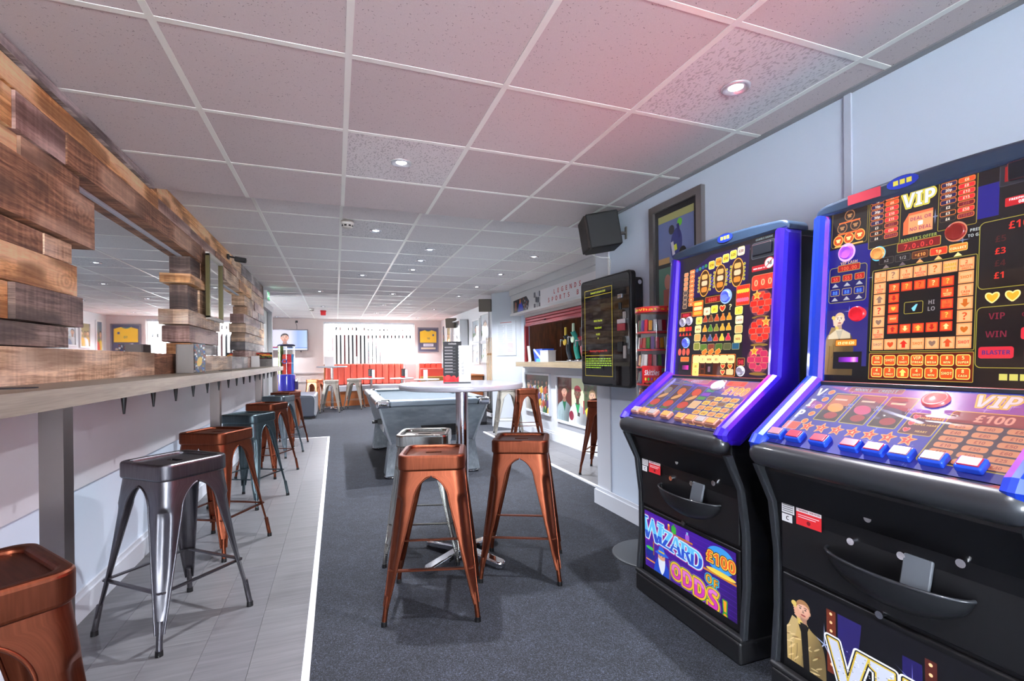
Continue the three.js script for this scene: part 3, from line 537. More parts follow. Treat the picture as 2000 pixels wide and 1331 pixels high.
// ================================================================== POOL TABLE
function frustum(w0, d0, y0, w1, d1, y1) {
  const g = new THREE.BoxGeometry(1, 1, 1), p = g.attributes.position;
  for (let i = 0; i < p.count; i++) { const up = p.getY(i) > 0; p.setXYZ(i, p.getX(i) * (up ? w1 : w0), up ? y1 : y0, p.getZ(i) * (up ? d1 : d0)); }
  g.computeVertexNormals(); return g;
}
{
  const T = rep(dataTex(256, 256, (x, y) => { const k = 0.5 * vnoise(x / 256 * 6, y / 256 * 6, 6, 6, 61) + 0.3 * vnoise(x / 256 * 20, y / 256 * 20, 20, 20, 62) + 0.2 * hash(x, y, 63); return [96 + 62 * k, 104 + 64 * k, 110 + 66 * k]; }), 1, 1);
  const m = M(0xffffff, { map: T, roughness: 0.42 }), rail = M(0x67727b, { roughness: 0.28, clearcoat: 0.5 }), cloth = M(0x3a4349, { roughness: 0.95 });
  const t = thing('pool_table', 'grey slate effect pool table with chrome corners', 'pool table', [0.945, 0, 5.92], 0.0);
  const W = 1.16, L = 2.14, H = 0.8;
  part('cabinet', frustum(W - 0.3, L - 0.3, 0.34, W - 0.06, L - 0.06, H - 0.07), m, t);
  for (const s of [-1, 1]) for (const e of [-1, 1]) part('cabinet_edge', bar(v3(s * (W / 2 - 0.028), H - 0.07, e * (L / 2 - 0.028)), v3(s * (W / 2 - 0.148), 0.34, e * (L / 2 - 0.148)), 0.012, 8), M(0xb4bcc2, { roughness: 0.3 }), t);
  part('bed', box(W - 0.1, 0.02, L - 0.1, 0, H - 0.045, 0), cloth, t);
  for (const s of [-1, 1]) {
    part('rail', rbox(W - 0.26, 0.07, 0.11, 0.02, 0, H - 0.035, s * (L / 2 - 0.055)), rail, t); part('cushion', box(W - 0.3, 0.03, 0.03, 0, H - 0.025, s * (L / 2 - 0.12)), cloth, t);
    for (const e of [-1, 1]) { part('rail', rbox(0.11, 0.07, L / 2 - 0.2, 0.02, s * (W / 2 - 0.055), H - 0.035, e * (L / 4 + 0.0)), rail, t); part('cushion', box(0.03, 0.03, L / 2 - 0.24, s * (W / 2 - 0.12), H - 0.025, e * L / 4), cloth, t); }
    part('pocket', cyl(0.055, 0.05, 0.05, 20, s * (W / 2 - 0.06), H - 0.03, 0), M_black, t);
    for (const e of [-1, 1]) {
      const c = part('corner_casting', rbox(0.135, 0.078, 0.135, 0.03, s * (W / 2 - 0.06), H - 0.037, e * (L / 2 - 0.06), 3), M_chrome, t);
      part('pocket', cyl(0.05, 0.045, 0.01, 20, s * (W / 2 - 0.085), H + 0.0, e * (L / 2 - 0.085)), M_black, t);
      const l = part('leg', frustum(0.22, 0.22, 0.03, 0.14, 0.14, 0.36), m, t, s * (W / 2 - 0.2), 0, e * (L / 2 - 0.22));
      part('foot', lathe([[0.0001, 0.035], [0.06, 0.034], [0.085, 0.02], [0.088, 0], [0.0001, 0]], 24), M_chrome, l, s * 0.03, 0, e * 0.02);
    }
  }
  const w1 = part('ball_return', frustum(0.34, 0.06, 0.42, 0.4, 0.06, 0.53), M_black, t, 0.06, 0, L / 2 - 0.105); part('return_lip', box(0.36, 0.018, 0.07), M_blackSoft, t, 0.06, 0.425, L / 2 - 0.1);
  part('coin_handle', [bar(v3(-W / 2 + 0.1, 0.56, 0.72), v3(-W / 2 - 0.02, 0.56, 0.72), 0.018, 10), box(0.05, 0.05, 0.09, -W / 2 + 0.06, 0.56, 0.72)], M_black, t);
  part('coin_plate', box(0.012, 0.2, 0.28, -W / 2 + 0.085, 0.56, 0.66), M_alu, t).rotation.z = 0;
}

// ================================================================== FAR ROOM
{
  const t = thing('ottoman', 'large dark grey leather ottoman with pale piping near the stools', 'ottoman', [-0.89, 0, 11.45]);
  const m = M(0x4a505c, { roughness: 0.45 }), p = M(0x9a9ca2, { roughness: 0.45 });
  part('upholstery', rbox(0.94, 0.46, 1.36, 0.05, 0, 0.26, 0, 4), m, t); part('base', box(0.86, 0.04, 1.28, 0, 0.02, 0), M_black, t);
  part('end_panel', rbox(0.06, 0.44, 1.3, 0.028, 0.455, 0.265, 0, 3), p, t);
  part('piping', tube([v3(-0.44, 0.475, 0.67), v3(0.42, 0.475, 0.67), v3(0.455, 0.44, 0.68), v3(0.455, 0.08, 0.68)], 0.008, 40, 6), p, t);
}
{
  const t = thing('sideboard', 'small brown wooden stand under the snack dispenser', 'cabinet', [-0.86, 0, 9.75]);
  const m = M(0x7d4524, { roughness: 0.45 }); part('body', rbox(0.42, 0.6, 0.42, 0.008, 0, 0.32, 0), m, t); part('stand_top', rbox(0.46, 0.03, 0.46, 0.006, 0, 0.635, 0), M(0x8c4f2a), t); part('plinth', box(0.38, 0.03, 0.38, 0, 0.015, 0), M_black, t); part('door_line', box(0.36, 0.5, 0.006, 0, 0.33, 0.212), M(0x6f3c1f), t);
}
{ // crisp dispenser: blue base, clear tower with tubes
  const t = thing('snack_dispenser', 'snack dispenser with clear tower and royal blue base beside the door', 'dispenser', [-0.86, 0.651, 9.75]);
  const tx = canvasTex(512, 128, (g, w, h) => { g.fillStyle = '#20209a'; g.fillRect(0, 0, w, h); for (const x of [128, 384]) { g.fillStyle = '#f2f2f6'; g.fillRect(x - 16, 16, 34, 18); g.fillStyle = '#e8b23c'; g.beginPath(); g.ellipse(x, 82, 30, 34, 0.25, 0, 7); g.fill(); g.fillStyle = '#d0402a'; g.fillRect(x - 26, 108, 52, 8); } });
  part('base', lathe([[0.0001, 0], [0.15, 0], [0.155, 0.02], [0.15, 0.3], [0.14, 0.31], [0.0001, 0.31]], 36), M(0xffffff, { map: tx, clearcoat: 0.7, roughness: 0.3 }), t);
  part('lid', lathe([[0.0001, 0.87], [0.12, 0.865], [0.15, 0.85], [0.15, 0.83], [0.0001, 0.825]], 36), M(0x2a2b48, { roughness: 0.4 }), t);
  part('clear_tower', new THREE.CylinderGeometry(0.142, 0.142, 0.52, 36, 1, true).translate(0, 0.57, 0), M_glass, t);
  part('green_panel', new THREE.CylinderGeometry(0.136, 0.136, 0.51, 20, 1, true, Math.PI * 1.15, Math.PI * 0.62).translate(0, 0.57, 0), M(0x7ea02a), t);
  for (let i = 0; i < 5; i++) { const c = ['#c8202a', '#d8432a', '#2f8a3a', '#b01c24', '#3a8ac0'][i]; part('snack_tube', cyl(0.036, 0.036, 0.2, 18, 0.01 + 0.075 * Math.cos(i * 1.256 + 1), 0.415, 0.075 * Math.sin(i * 1.256 + 1)), M(c), t); part('snack_tube', cyl(0.036, 0.036, 0.16, 18, 0.01 + 0.075 * Math.cos(i * 1.256 + 1), 0.6, 0.075 * Math.sin(i * 1.256 + 1)), M(c), t); }
  part('emblem', new THREE.TorusGeometry(0.035, 0.008, 8, 24).translate(-0.02, 0.55, 0.146), M(0x2a5ab0), t); part('emblem_bar', box(0.2, 0.012, 0.004, 0, 0.55, 0.146), M(0xc03038), t);
  part('dispense_chute', rbox(0.06, 0.14, 0.09, 0.01, 0.165, 0.1, 0.03), M(0x2a1c4a), t); part('coin_mech', rbox(0.05, 0.06, 0.06, 0.01, 0.165, 0.2, 0.05), M_alu, t);
}
{ // television
  const t = thing('television', 'wall mounted flat television showing a man in a dark jacket', 'television', [-1.2, 1.78, 14.33]);
  const tx = canvasTex(512, 320, (g, w, h) => {
    const bg = g.createLinearGradient(0, 0, w, 0); bg.addColorStop(0, '#d6d2f6'); bg.addColorStop(0.55, '#dcdcfa'); bg.addColorStop(0.75, '#9fb6f0'); bg.addColorStop(1, '#b6cffa'); g.fillStyle = bg; g.fillRect(0, 0, w, h);
    figure(g, 200, 120, 1.75, { shirt: '#2b2a3e', trim: '#f1eef6', skin: '#e9a48e', hair: '#3a241f' });
    g.fillStyle = '#5c86d8'; g.fillRect(0, 286, w, 12); g.fillStyle = '#e6ecf8'; g.fillRect(0, 298, w, 22); g.fillStyle = '#b8323a'; g.fillRect(0, 270, 110, 16);
  });
  part('casing', rbox(0.96, 0.58, 0.05, 0.012, 0, 0, 0), M(0x8d8c94, { metalness: 0.5, roughness: 0.4 }), t); part('screen', new THREE.PlaneGeometry(0.91, 0.53), M(0x222222, { emissive: 0xffffff, emissiveMap: tx, emissiveIntensity: 0.95, roughness: 0.2 }), t, 0, 0, 0.0262);
  part('stand_foot', box(0.02, 0.05, 0.03, 0.3, -0.31, 0), M_black, t); part('cable', tube([v3(0.2, 0.28, -0.02), v3(0.2, 0.4, 0), v3(0.16, 0.5, 0.02)], 0.005, 20, 6), M_black, t); part('wall_socket', rbox(0.06, 0.06, 0.03, 0.008, 0.2, 0.5, 0.03), M_black, t);
  const l = new THREE.RectAreaLight(0xdfe2ff, 0.9, 0.9, 0.52); l.name = 'screen_light'; l.position.set(-1.2, 1.78, -14.29); l.lookAt(-1.2, 1.78, 0); scene.add(l);
}
// red curved bench of upright padded channels
{
  const t = thing('curved_bench', 'curved coral red channel backed bench under the end window', 'bench', [0.88, 0, 14.2]);
  const red = M(0xe86450, { roughness: 0.45 }), red2 = M(0xe05e4c, { roughness: 0.45 }), cush = M(0xb9bcc4, { roughness: 0.5 }), wood = M(0xa8602e, { roughness: 0.45 });
  const n = 14, arc = (u, off) => { const a = lerp(-0.62, 0.62, u), R = 2.05; return [Math.sin(a) * (R - off), -(R - (R - off) * Math.cos(a)) + 0.0]; };   // x, d offset from the back
  for (let i = 0; i < n; i++) {
    const [x, d] = arc((i + 0.5) / n, 0.07), a = lerp(-0.62, 0.62, (i + 0.5) / n), c = part('back_channel', rbox(0.172, 0.58, 0.11, 0.045, 0, 0, 0, 2), i % 2 ? red : red2, t, x, 0.82, -d); c.rotation.y = -a; c.rotation.x = -0.08;
  }
  const ringSeg = (r0, r1, h) => { const s = new THREE.Shape(); s.absarc(0, 0, r1, Math.PI / 2 - 0.62, Math.PI / 2 + 0.62, false); s.absarc(0, 0, r0, Math.PI / 2 + 0.62, Math.PI / 2 - 0.62, true); return extr(s, h, 0.012, 2, 24).rotateX(-Math.PI / 2); };
  part('seat_cushion', ringSeg(1.4, 2.0, 0.12), cush, t, 0, 0.4, 2.05); part('base_panel', ringSeg(1.46, 1.98, 0.4), wood, t, 0, 0, 2.05); part('back_board', ringSeg(2.0, 2.05, 1.1), wood, t, 0, 0, 2.05);
  { const [x, d] = arc(1, 0.3), e = part('end_panel', rbox(0.05, 1.1, 0.66, 0.01, 0, 0, 0), M(0xe6d8d4), t, x + 0.03, 0.55, -d); e.rotation.y = -0.62; }
}
{
  const t = thing('booth_bench', 'straight orange red booth bench below the shirt frame', 'bench', [2.55, 0, 14.1]);
  const red = M(0xd2402c, { roughness: 0.45 });
  for (let i = 0; i < 4; i++) part('back_channel', rbox(0.165, 0.6, 0.12, 0.04, -0.21 + i * 0.168, 0.8, 0.05), red, t);
  part('seat_cushion', rbox(0.7, 0.12, 0.5, 0.03, 0.04, 0.46, 0.35), red, t); part('base_panel', box(0.68, 0.4, 0.46, 0.04, 0.2, 0.33), M(0x8a4e28), t); part('top_rail', box(0.72, 0.03, 0.14, 0.04, 1.11, 0.04), M(0xdedadb), t);
  const c = thing('booth_bench', 'low backed red booth bench nearer the pool table', 'bench', [2.5, 0, 12.7]);
  part('back_rest', rbox(0.9, 0.4, 0.12, 0.04, 0.02, 0.78, 0), red, c); part('seat_cushion', rbox(0.9, 0.12, 0.45, 0.03, 0.02, 0.46, -0.28), red, c); part('base_panel', box(0.9, 0.4, 0.42, 0.02, 0.2, -0.25), M(0x8a4e28), c);
  part('wood_back', rbox(0.86, 0.5, 0.03, 0.008, 0.03, 0.5, 0.08), M(0xa87a3c), c); part('frame_edge', rbox(0.92, 0.035, 0.05, 0.01, 0.03, 0.75, 0.08), M(0xc99a50), c); part('frame_edge', rbox(0.035, 0.75, 0.05, 0.01, -0.42, 0.375, 0.08), M(0xc99a50), c);
}
function lowTable(x, d, r, label) {
  const t = thing('pedestal_table', label, 'table', [x, 0, d], 0, 'low pedestal tables by the benches');
  part('table_top', lathe([[0.0001, 0.74], [r, 0.738], [r, 0.712], [0.0001, 0.71]], 40), M(0xe2e2e2, { roughness: 0.35 }), t); part('column', cyl(0.03, 0.03, 0.69, 16, 0, 0.365, 0), M_alu, t); part('base_plate', lathe([[0.0001, 0.03], [0.05, 0.03], [0.22, 0.008], [0.22, 0], [0.0001, 0]], 32), M_chrome, t);
}
lowTable(0.86, 13.1, 0.33, 'low round table before the middle of the red bench'); lowTable(1.6, 12.7, 0.3, 'low round table before the right end of the curved bench'); lowTable(2.05, 11.6, 0.3, 'low round table just behind the pool table');
menuStand(0.84, 0.741, 13.1, 0.1, 0.95, 'menu stand on the low table before the middle of the red bench'); menuStand(1.64, 0.741, 12.7, 0.2, 0.95, 'menu stand on the low table at the right end of the curved bench');
single('menu_card', [box(0.09, 0.22, 0.004, 0, 0.11, 0.02), box(0.09, 0.22, 0.004, 0, 0.11, -0.02)], M(0xf0dcdc), 'pink and white folded card on the table behind the pool table', 'menu', [2.02, 0.741, 11.6], 0.3);
single('menu_card', [box(0.22, 0.24, 0.004, 0, 0.12, 0.03), box(0.22, 0.24, 0.004, 0, 0.12, -0.03)], M(0xd6ccca), 'wide pale card on the far tall table against the window', 'menu', [-0.16, 1.071, 12.75], 0.1);

// framed shirts and pictures
const shirtTex = canvasTex(384, 448, (g, w, h) => {
  g.fillStyle = '#4c4a66'; g.fillRect(0, 0, w, h); g.fillStyle = '#f3c62a'; g.beginPath(); g.moveTo(20, 60); g.lineTo(130, 28); g.quadraticCurveTo(192, 66, 254, 28); g.lineTo(364, 60); g.lineTo(364, 280); g.lineTo(20, 280); g.fill();
  g.strokeStyle = '#4a7a6a'; g.lineWidth = 12; g.beginPath(); g.moveTo(130, 28); g.quadraticCurveTo(192, 70, 254, 28); g.stroke(); g.fillStyle = '#4a5a78'; g.fillRect(280, 110, 34, 38); g.fillStyle = '#5a7a62'; g.font = 'bold 54px sans-serif'; g.textAlign = 'center'; g.fillText('10', 196, 216);
  g.fillStyle = '#dcdce6'; g.fillRect(90, 300, 210, 56); g.fillStyle = '#9a98ae'; g.fillRect(110, 316, 170, 10); g.fillRect(110, 334, 150, 8); g.fillStyle = '#c8b8a0'; g.fillRect(40, 376, 304, 36);
});
function framed(pos, w, h, turn, tex, label, cat, o = {}) {
  const t = thing(o.name ?? 'picture_frame', label, cat, pos, turn, o.group), fm = o.frame ?? M(0xe8e8e8), b = o.b ?? 0.035, dp = 0.03;
  part('frame_side', box(b, h, dp, -w / 2 + b / 2, 0, dp / 2), fm, t); part('frame_side', box(b, h, dp, w / 2 - b / 2, 0, dp / 2), fm, t);
  part('frame_rail', box(w - 2 * b, b, dp, 0, h / 2 - b / 2, dp / 2), fm, t); part('frame_rail', box(w - 2 * b, b, dp, 0, -h / 2 + b / 2, dp / 2), fm, t);
  part('picture', new THREE.PlaneGeometry(w - 2 * b, h - 2 * b), M(0xffffff, { map: tex, clearcoat: o.gloss ?? 0.8, clearcoatRoughness: 0.03, roughness: 0.5 }), t, 0, 0, 0.012);
  return t;
}
framed([2.6, 1.8, FARD - 0.001], 0.62, 0.74, 0, shirtTex, 'yellow football shirt in a grey frame on the end wall', 'frame', { frame: M(0x7a7884) });
function photoTex(s, cols, figs = 2) {
  return canvasTex(128, 192, (g, w, h) => {
    g.fillStyle = cols[0]; g.fillRect(0, 0, w, h); g.fillStyle = cols[1]; g.fillRect(0, h * 0.62, w, h * 0.38);
    for (let i = 0; i < figs; i++) figure(g, w * (i + 0.5) / figs + (hash(i, s, 1) - 0.5) * 10, h * (0.4 + 0.12 * hash(i, s, 2)), 0.95 / Math.sqrt(figs), { shirt: cols[2 + (i % (cols.length - 2))], skin: ['#d9a27c', '#8a5a3c', '#e6b894'][i % 3], hair: '#2a1c14' });
  });
}
const PH = [photoTex(1, ['#5a6a7a', '#4a7a3a', '#e8c832', '#c8402a'], 2), photoTex(2, ['#8a7a50', '#3a4a2a', '#d8a030', '#f0f0f0'], 3), photoTex(3, ['#c8ccd2', '#9aa8a0', '#e8e8e8', '#5a6a8a'], 2), photoTex(4, ['#a8b2ba', '#6a8a5a', '#f2f2f2', '#b8c8d8'], 1)];
const FL = [[13.98, 1.85, 0.34, 0.74, 0, 'tall photograph frame next to the shirt frame corner'], [13.3, 1.84, 0.48, 0.58, 1, 'golden toned photograph frame second from the window corner'], [12.65, 1.84, 0.5, 0.54, 2, 'white framed photograph third from the window corner'], [10.5, 1.85, 0.6, 0.52, 3, 'upper glazed white frame farther from the slanted wall'], [9.82, 1.88, 0.62, 0.62, 3, 'upper glazed white frame nearest the slanted wall'], [10.52, 1.33, 0.62, 0.48, 2, 'lower glazed white frame farther from the slanted wall'], [9.85, 1.34, 0.56, 0.46, 3, 'lower glazed white frame nearest the slanted wall'], [13.98, 1.3, 0.34, 0.3, 0, 'small photograph frame under the tall one by the shirt corner']];
for (const [d, y, w, h, k, l] of FL) framed([FRX - 0.001, y, d], w, h, -Math.PI / 2, PH[k], l, 'frame', { group: 'frames on the far right wall' });
{
  const t = thing('display_cabinet', 'shallow glazed white display case projecting from the far right wall', 'cabinet', [FRX - 0.001, 1.82, 11.65], -Math.PI / 2);
  part('case_back', box(0.9, 0.66, 0.02, 0, 0, 0.01), M(0xdadcde), t); for (const s of [-1, 1]) part('case_side', box(0.02, 0.66, 0.22, s * 0.44, 0, 0.11), M(0xcfd6da, { roughness: 0.3 }), t);
  part('case_rail', box(0.9, 0.02, 0.22, 0, 0.33, 0.11), M_white, t); part('case_rail', box(0.9, 0.02, 0.22, 0, -0.33, 0.11), M_white, t); part('glass_front', box(0.86, 0.64, 0.006, 0, 0, 0.215), M_glass, t); part('shelf', box(0.86, 0.012, 0.18, 0, 0, 0.11), M(0xe8ecee), t);
}
function speaker(x, y, d, s, turn, tilt, label, o = {}) {
  const t = thing('wall_speaker', label, 'speaker', [x, y, d], turn, 'black wall speakers'); const hd = new THREE.Group(); hd.name = 'speaker_box'; t.add(hd); hd.rotation.x = tilt;
  part('cabinet', rbox(s, s * 1.0, s * 0.95, 0.012, 0, 0, 0, 3), o.m ?? M(0x0a0a0b, { roughness: 0.6 }), hd); part('grille', rbox(s * 0.94, s * 0.94, 0.03, 0.008, 0, 0, s * 0.48), o.g ?? M(0x2b211c, { roughness: 0.8 }), hd); part('badge', box(0.014, 0.018, 0.004, s * 0.28, -s * 0.36, s * 0.5), M(0xe0d0a0), hd);
  part('bracket', [box(0.03, 0.09, 0.02, 0, 0, -s * 0.78), bar(v3(0, 0, -s * 0.45), v3(0, 0, -s * 0.78), 0.012)], M(0x55504c, { metalness: 0.7 }), t);
  return t;
}
const greyS = { m: M(0x4d463f, { roughness: 0.5 }), g: M(0x5f574e, { roughness: 0.8 }) };
speaker(2.46, 2.14, 8.05, 0.22, -0.35, 0.1, 'brown black speaker on the slanted wall corner under the ceiling', greyS);
speaker(2.78, 2.14, 12.1, 0.24, -0.5, 0.15, 'small speaker on the far right wall above the frames', greyS);
{
  const t = thing('cue_rack', 'tall pale strips of a cue rack with cues by the far right wall', 'cue rack', [FRX - 0.03, 0, 9.25], -Math.PI / 2);
  part('rack_base', rbox(0.4, 0.05, 0.12, 0.01, 0, 0.16, 0.06), M_black, t); part('rack_clip', rbox(0.4, 0.04, 0.06, 0.008, 0, 1.3, 0.03), M(0x7a4a2a), t);
  for (let i = 0; i < 4; i++) { part('cue', [cyl(0.006, 0.011, 0.95, 12, -0.15 + i * 0.1, 1.16, 0.07)], M(0xd0a870, { roughness: 0.35 }), t); part('cue_butt', cyl(0.011, 0.015, 0.5, 12, -0.15 + i * 0.1, 0.435, 0.07), M_black, t); }
}
{
  const t = thing('wooden_cabinet', 'brown wooden cabinet against the far right wall', 'cabinet', [FRX - 0.23, 0, 10.4], -Math.PI / 2);
  part('carcass', rbox(0.9, 0.8, 0.4, 0.01, 0, 0.44, 0), M(0x9a5426, { roughness: 0.45 }), t); part('cabinet_top', rbox(0.96, 0.03, 0.44, 0.006, 0, 0.855, 0), M(0xa9612e), t);
  for (const s of [-1, 1]) { const dr = part('door', box(0.42, 0.7, 0.015, s * 0.22, 0.44, 0.207), M(0xa55c2a), t); part('knob', new THREE.SphereGeometry(0.012, 12, 8), M_chrome, dr, s * 0.04, 0.5, 0.225); } part('plinth', box(0.86, 0.05, 0.36, 0, 0.025, 0), M_black, t);
  const e = thing('floor_speaker', 'black floor speaker box at the foot of the slanted wall', 'speaker', [2.5, 0, 8.6], 0); part('cabinet', rbox(0.18, 0.5, 0.3, 0.01, 0, 0.25, 0), M_black, e); part('front_grille', box(0.15, 0.42, 0.01, 0, 0.26, 0.152), M(0x333338), e);
}
// ================================================================== THE BAR
{
  const t = thing('bar_counter', 'pale wooden bar counter top in the serving opening', 'counter', [0, 0, 0]);
  part('counter_top', span(2.79, 3.3, 1.076, 1.15, 3.63, 7.44, 0, 0), M(0xd8c39e, { map: T_lam, roughness: 0.4 }), t); part('under_trim', span(2.9, 2.949, 1.05, 1.076, 3.6, 7.4), M_white, t);
}
{
  const t = thing('roller_shutter', 'raised red roller shutter above the bar opening', 'shutter', [0, 0, 0]), m = M(0xb01c30, { roughness: 0.35, metalness: 0.2 });
  for (let i = 0; i < 3; i++) part('shutter_slat', rbox(0.03, 0.042, 3.8, 0.012).translate(0, 0, 0), m, t, BARX + 0.03, 1.775 + i * 0.043, -5.54);
  part('bottom_rail', span(BARX + 0.005, BARX + 0.055, 1.735, 1.757, 3.64, 7.44), M(0x9c1628, { roughness: 0.35 }), t); part('shutter_box', span(BARX + 0.002, BARX + 0.09, 1.885, 1.929, 3.64, 7.44), M(0xc9c4c0), t);
  part('side_guide', span(BARX + 0.005, BARX + 0.06, 1.15, 1.735, 7.4, 7.45), M(0x8c1a22), t); part('lock', cyl(0.012, 0.012, 0.02, 12).rotateZ(1.57), M_black, t, BARX, 1.79, -6.6);
}
{
  const tx = canvasTex(1024, 176, (g, w, h) => { g.fillStyle = '#f1eceb'; g.fillRect(0, 0, w, h); g.fillStyle = '#b8322e'; g.textAlign = 'center'; g.font = 'bold 60px sans-serif'; const sp = (s, x, y, d) => { [...s].forEach((c, i) => g.fillText(c, x + (i - (s.length - 1) / 2) * d, y)); }; sp('LEGENDS', 512, 80, 74); sp('SPORTS BAR', 512, 150, 74); });
  const t = thing('bar_sign', 'white LEGENDS SPORTS BAR sign with thin red letters above the bar', 'sign', [BARX - 0.131, 2.075, 5.585], -Math.PI / 2);
  part('sign_board', box(1.7, 0.25, 0.014, 0, 0, 0.007), M(0xf1eceb), t); part('lettering', new THREE.PlaneGeometry(1.69, 0.245), M(0xffffff, { map: tx, roughness: 0.5 }), t, 0, 0, 0.0146);
  const fx = canvasTex(512, 128, (g, w, h) => {
    g.fillStyle = '#d9d7d5'; g.fillRect(0, 0, w, h); g.fillStyle = '#171518'; g.beginPath(); g.moveTo(0, 12); g.lineTo(300, 4); g.lineTo(360, 50); g.lineTo(330, 128); g.lineTo(0, 128); g.fill();
    g.fillStyle = '#1f37b4'; g.beginPath(); g.moveTo(100, 128); g.quadraticCurveTo(120, 40, 170, 36); g.quadraticCurveTo(220, 44, 236, 128); g.fill(); g.fillStyle = '#e07a4a'; g.beginPath(); g.ellipse(160, 34, 17, 22, 0, 0, 7); g.fill();
    g.fillStyle = '#b4562a'; g.beginPath(); g.ellipse(60, 46, 13, 18, 0, 0, 7); g.fill(); g.fillRect(46, 60, 26, 40); for (let i = 0; i < 14; i++) { g.fillStyle = ['#c05a30', '#e8e8f0', '#3a6a8a', '#2a2a30'][i % 4]; g.fillRect(232 + (i * 29) % 92, 14 + (i * 17) % 86, 12, 16); }
  });
  const u = thing('wall_graphic', 'dark football photograph print left of the bar sign', 'picture', [BARX - 0.131, 2.07, 7.08], -Math.PI / 2);
  part('print_panel', box(1.0, 0.25, 0.008, 0, 0, 0.004), M(0xd9d7d5), u); part('photo_print', new THREE.PlaneGeometry(0.99, 0.245), M(0xffffff, { map: fx, roughness: 0.4 }), u, 0, 0, 0.0085);
  for (const [x, y] of [[0.47, 0.085], [0.53, 0.01], [0.47, -0.085], [0.6, 0.0], [0.66, 0.085], [0.66, -0.085]]) part('grey_tab', box(0.04, 0.075, 0.012, x - 0.04, y, 0.012), M(0x77757a), u);
}
function sportsTex(kind) {
  return canvasTex(512, 320, (g, w, h) => {
    if (kind) {
      g.fillStyle = '#3b3a30'; g.fillRect(0, 0, w, h); g.fillStyle = '#5b2f2a'; g.fillRect(0, 0, 190, 200); g.fillStyle = '#dfe8b8'; g.fillRect(190, 0, 150, h); g.fillStyle = '#4c5a38'; g.fillRect(340, 0, 172, h);
      for (let i = 0; i < 90; i++) { g.fillStyle = ['#4a2a28', '#6a4a40', '#2a3024', '#5a6a48'][i % 4]; g.beginPath(); g.arc(hash(i, 1, 8) * 512, hash(i, 2, 8) * 120, 6 + hash(i, 3, 8) * 10, 0, 7); g.globalAlpha = 0.5; if (g.globalAlpha && !(hash(i, 1, 8) > 0.37 && hash(i, 1, 8) < 0.66)) g.fill(); g.globalAlpha = 1; }
      figure(g, 92, 104, 1.12, { shirt: '#9ab0b4', trim: '#1f6a4a', skin: '#cf9880', hair: '#4a3228' }); figure(g, 432, 112, 1.1, { shirt: '#e3cc28', trim: '#b8a018', skin: '#d8a684', hair: '#a88a60' }); figure(g, 262, 104, 1.2, { shirt: '#e6eaec', trim: '#2a9a5a', skin: '#6a4634', hair: '#181210', cap: '#d84a58' });
      g.fillStyle = '#b03048'; g.fillRect(330, 150, 12, 90); g.fillStyle = '#2a2a24'; g.save(); g.translate(276, 250); g.rotate(0.2); g.fillRect(-13, -13, 26, 26); g.restore(); g.fillStyle = '#8a2a40'; g.beginPath(); g.ellipse(186, 268, 30, 34, 0, 0, 7); g.fill();
    } else {
      g.fillStyle = '#39453a'; g.fillRect(0, 0, w, h); for (let i = 0; i < 26; i++) figure(g, 120 + (i * 83) % 400, 60 + Math.floor(i / 7) * 56, 0.52, { shirt: ['#26305a', '#e8e8ea', '#2a6a3a', '#e0b02a', '#c0482a', '#4a2a6a', '#8fa8c8'][i % 7], skin: ['#d8a080', '#7a4a34'][i % 2], hair: '#241a14', trim: ['#f0f0f0', '#c02a2a', '#e8d040'][i % 3] }); figure(g, 62, 84, 1.1, { shirt: '#c6c0b4', skin: '#d6ae90', hair: '#3a3834', cap: '#4a4a48' });
    }
  });
}
framed([BARX - 0.001, 0.64, 5.58], 1.22, 0.66, -Math.PI / 2, sportsTex(1), 'white framed print of three sportsmen on the bar front', 'picture', { b: 0.03, frame: M_white });
framed([BARX - 0.001, 0.665, 6.9], 0.98, 0.62, -Math.PI / 2, sportsTex(0), 'white framed print of crowded players on the bar front by the slanted wall', 'picture', { b: 0.03, frame: M_white });
{
  const t = thing('drip_tray', 'long steel drip tray under the beer taps', 'tray', [3.02, 1.151, 5.75]); part('tray', rbox(0.2, 0.0138, 0.9, 0.004, 0, 0.007, 0), M_alu, t);
  const tap = (d, m, m2, h, label, fat) => {
    const a = thing('beer_tap', label, 'beer tap', [3.06, 1.166, d], 0, 'beer taps on the bar');
    part('pillar', tube([v3(0.03, 0.03, 0), v3(0.0, h * 0.4, 0), v3(0.0, h * 0.75, 0), v3(-0.05, h, 0)], fat, 24, 12), m, a); part('foot_plate', cyl(fat * 1.5, fat * 1.6, 0.012, 20, 0.03, 0.006, 0), M_alu, a);
    part('badge', cyl(0.042, 0.042, 0.014, 24).rotateZ(1.57), m2, a, -0.055, h * 0.72, 0); part('spout', [bar(v3(-0.03, h * 0.8, 0), v3(-0.12, h * 0.8, 0), 0.011), bar(v3(-0.12, h * 0.8, 0), v3(-0.125, h * 0.55, 0), 0.009)], M_chrome, a); part('handle', rbox(0.03, 0.12, 0.035, 0.01, -0.04, h + 0.05, 0), m2, a);
  };
  tap(6.05, M(0x202a34, { clearcoat: 0.7, roughness: 0.3 }), M(0xc8a83a), 0.36, 'black beer tap with gold trim, leftmost on the bar', 0.035);
  tap(5.82, M(0x1f8a7a, { clearcoat: 0.7, roughness: 0.3 }), M(0xcfe6c8), 0.4, 'teal green beer tap with pale round badge', 0.035);
  tap(5.6, M(0x8c1a22, { clearcoat: 0.7, roughness: 0.3 }), M(0x2a1014), 0.33, 'dark red beer tap nearest the wall screen', 0.05);
}
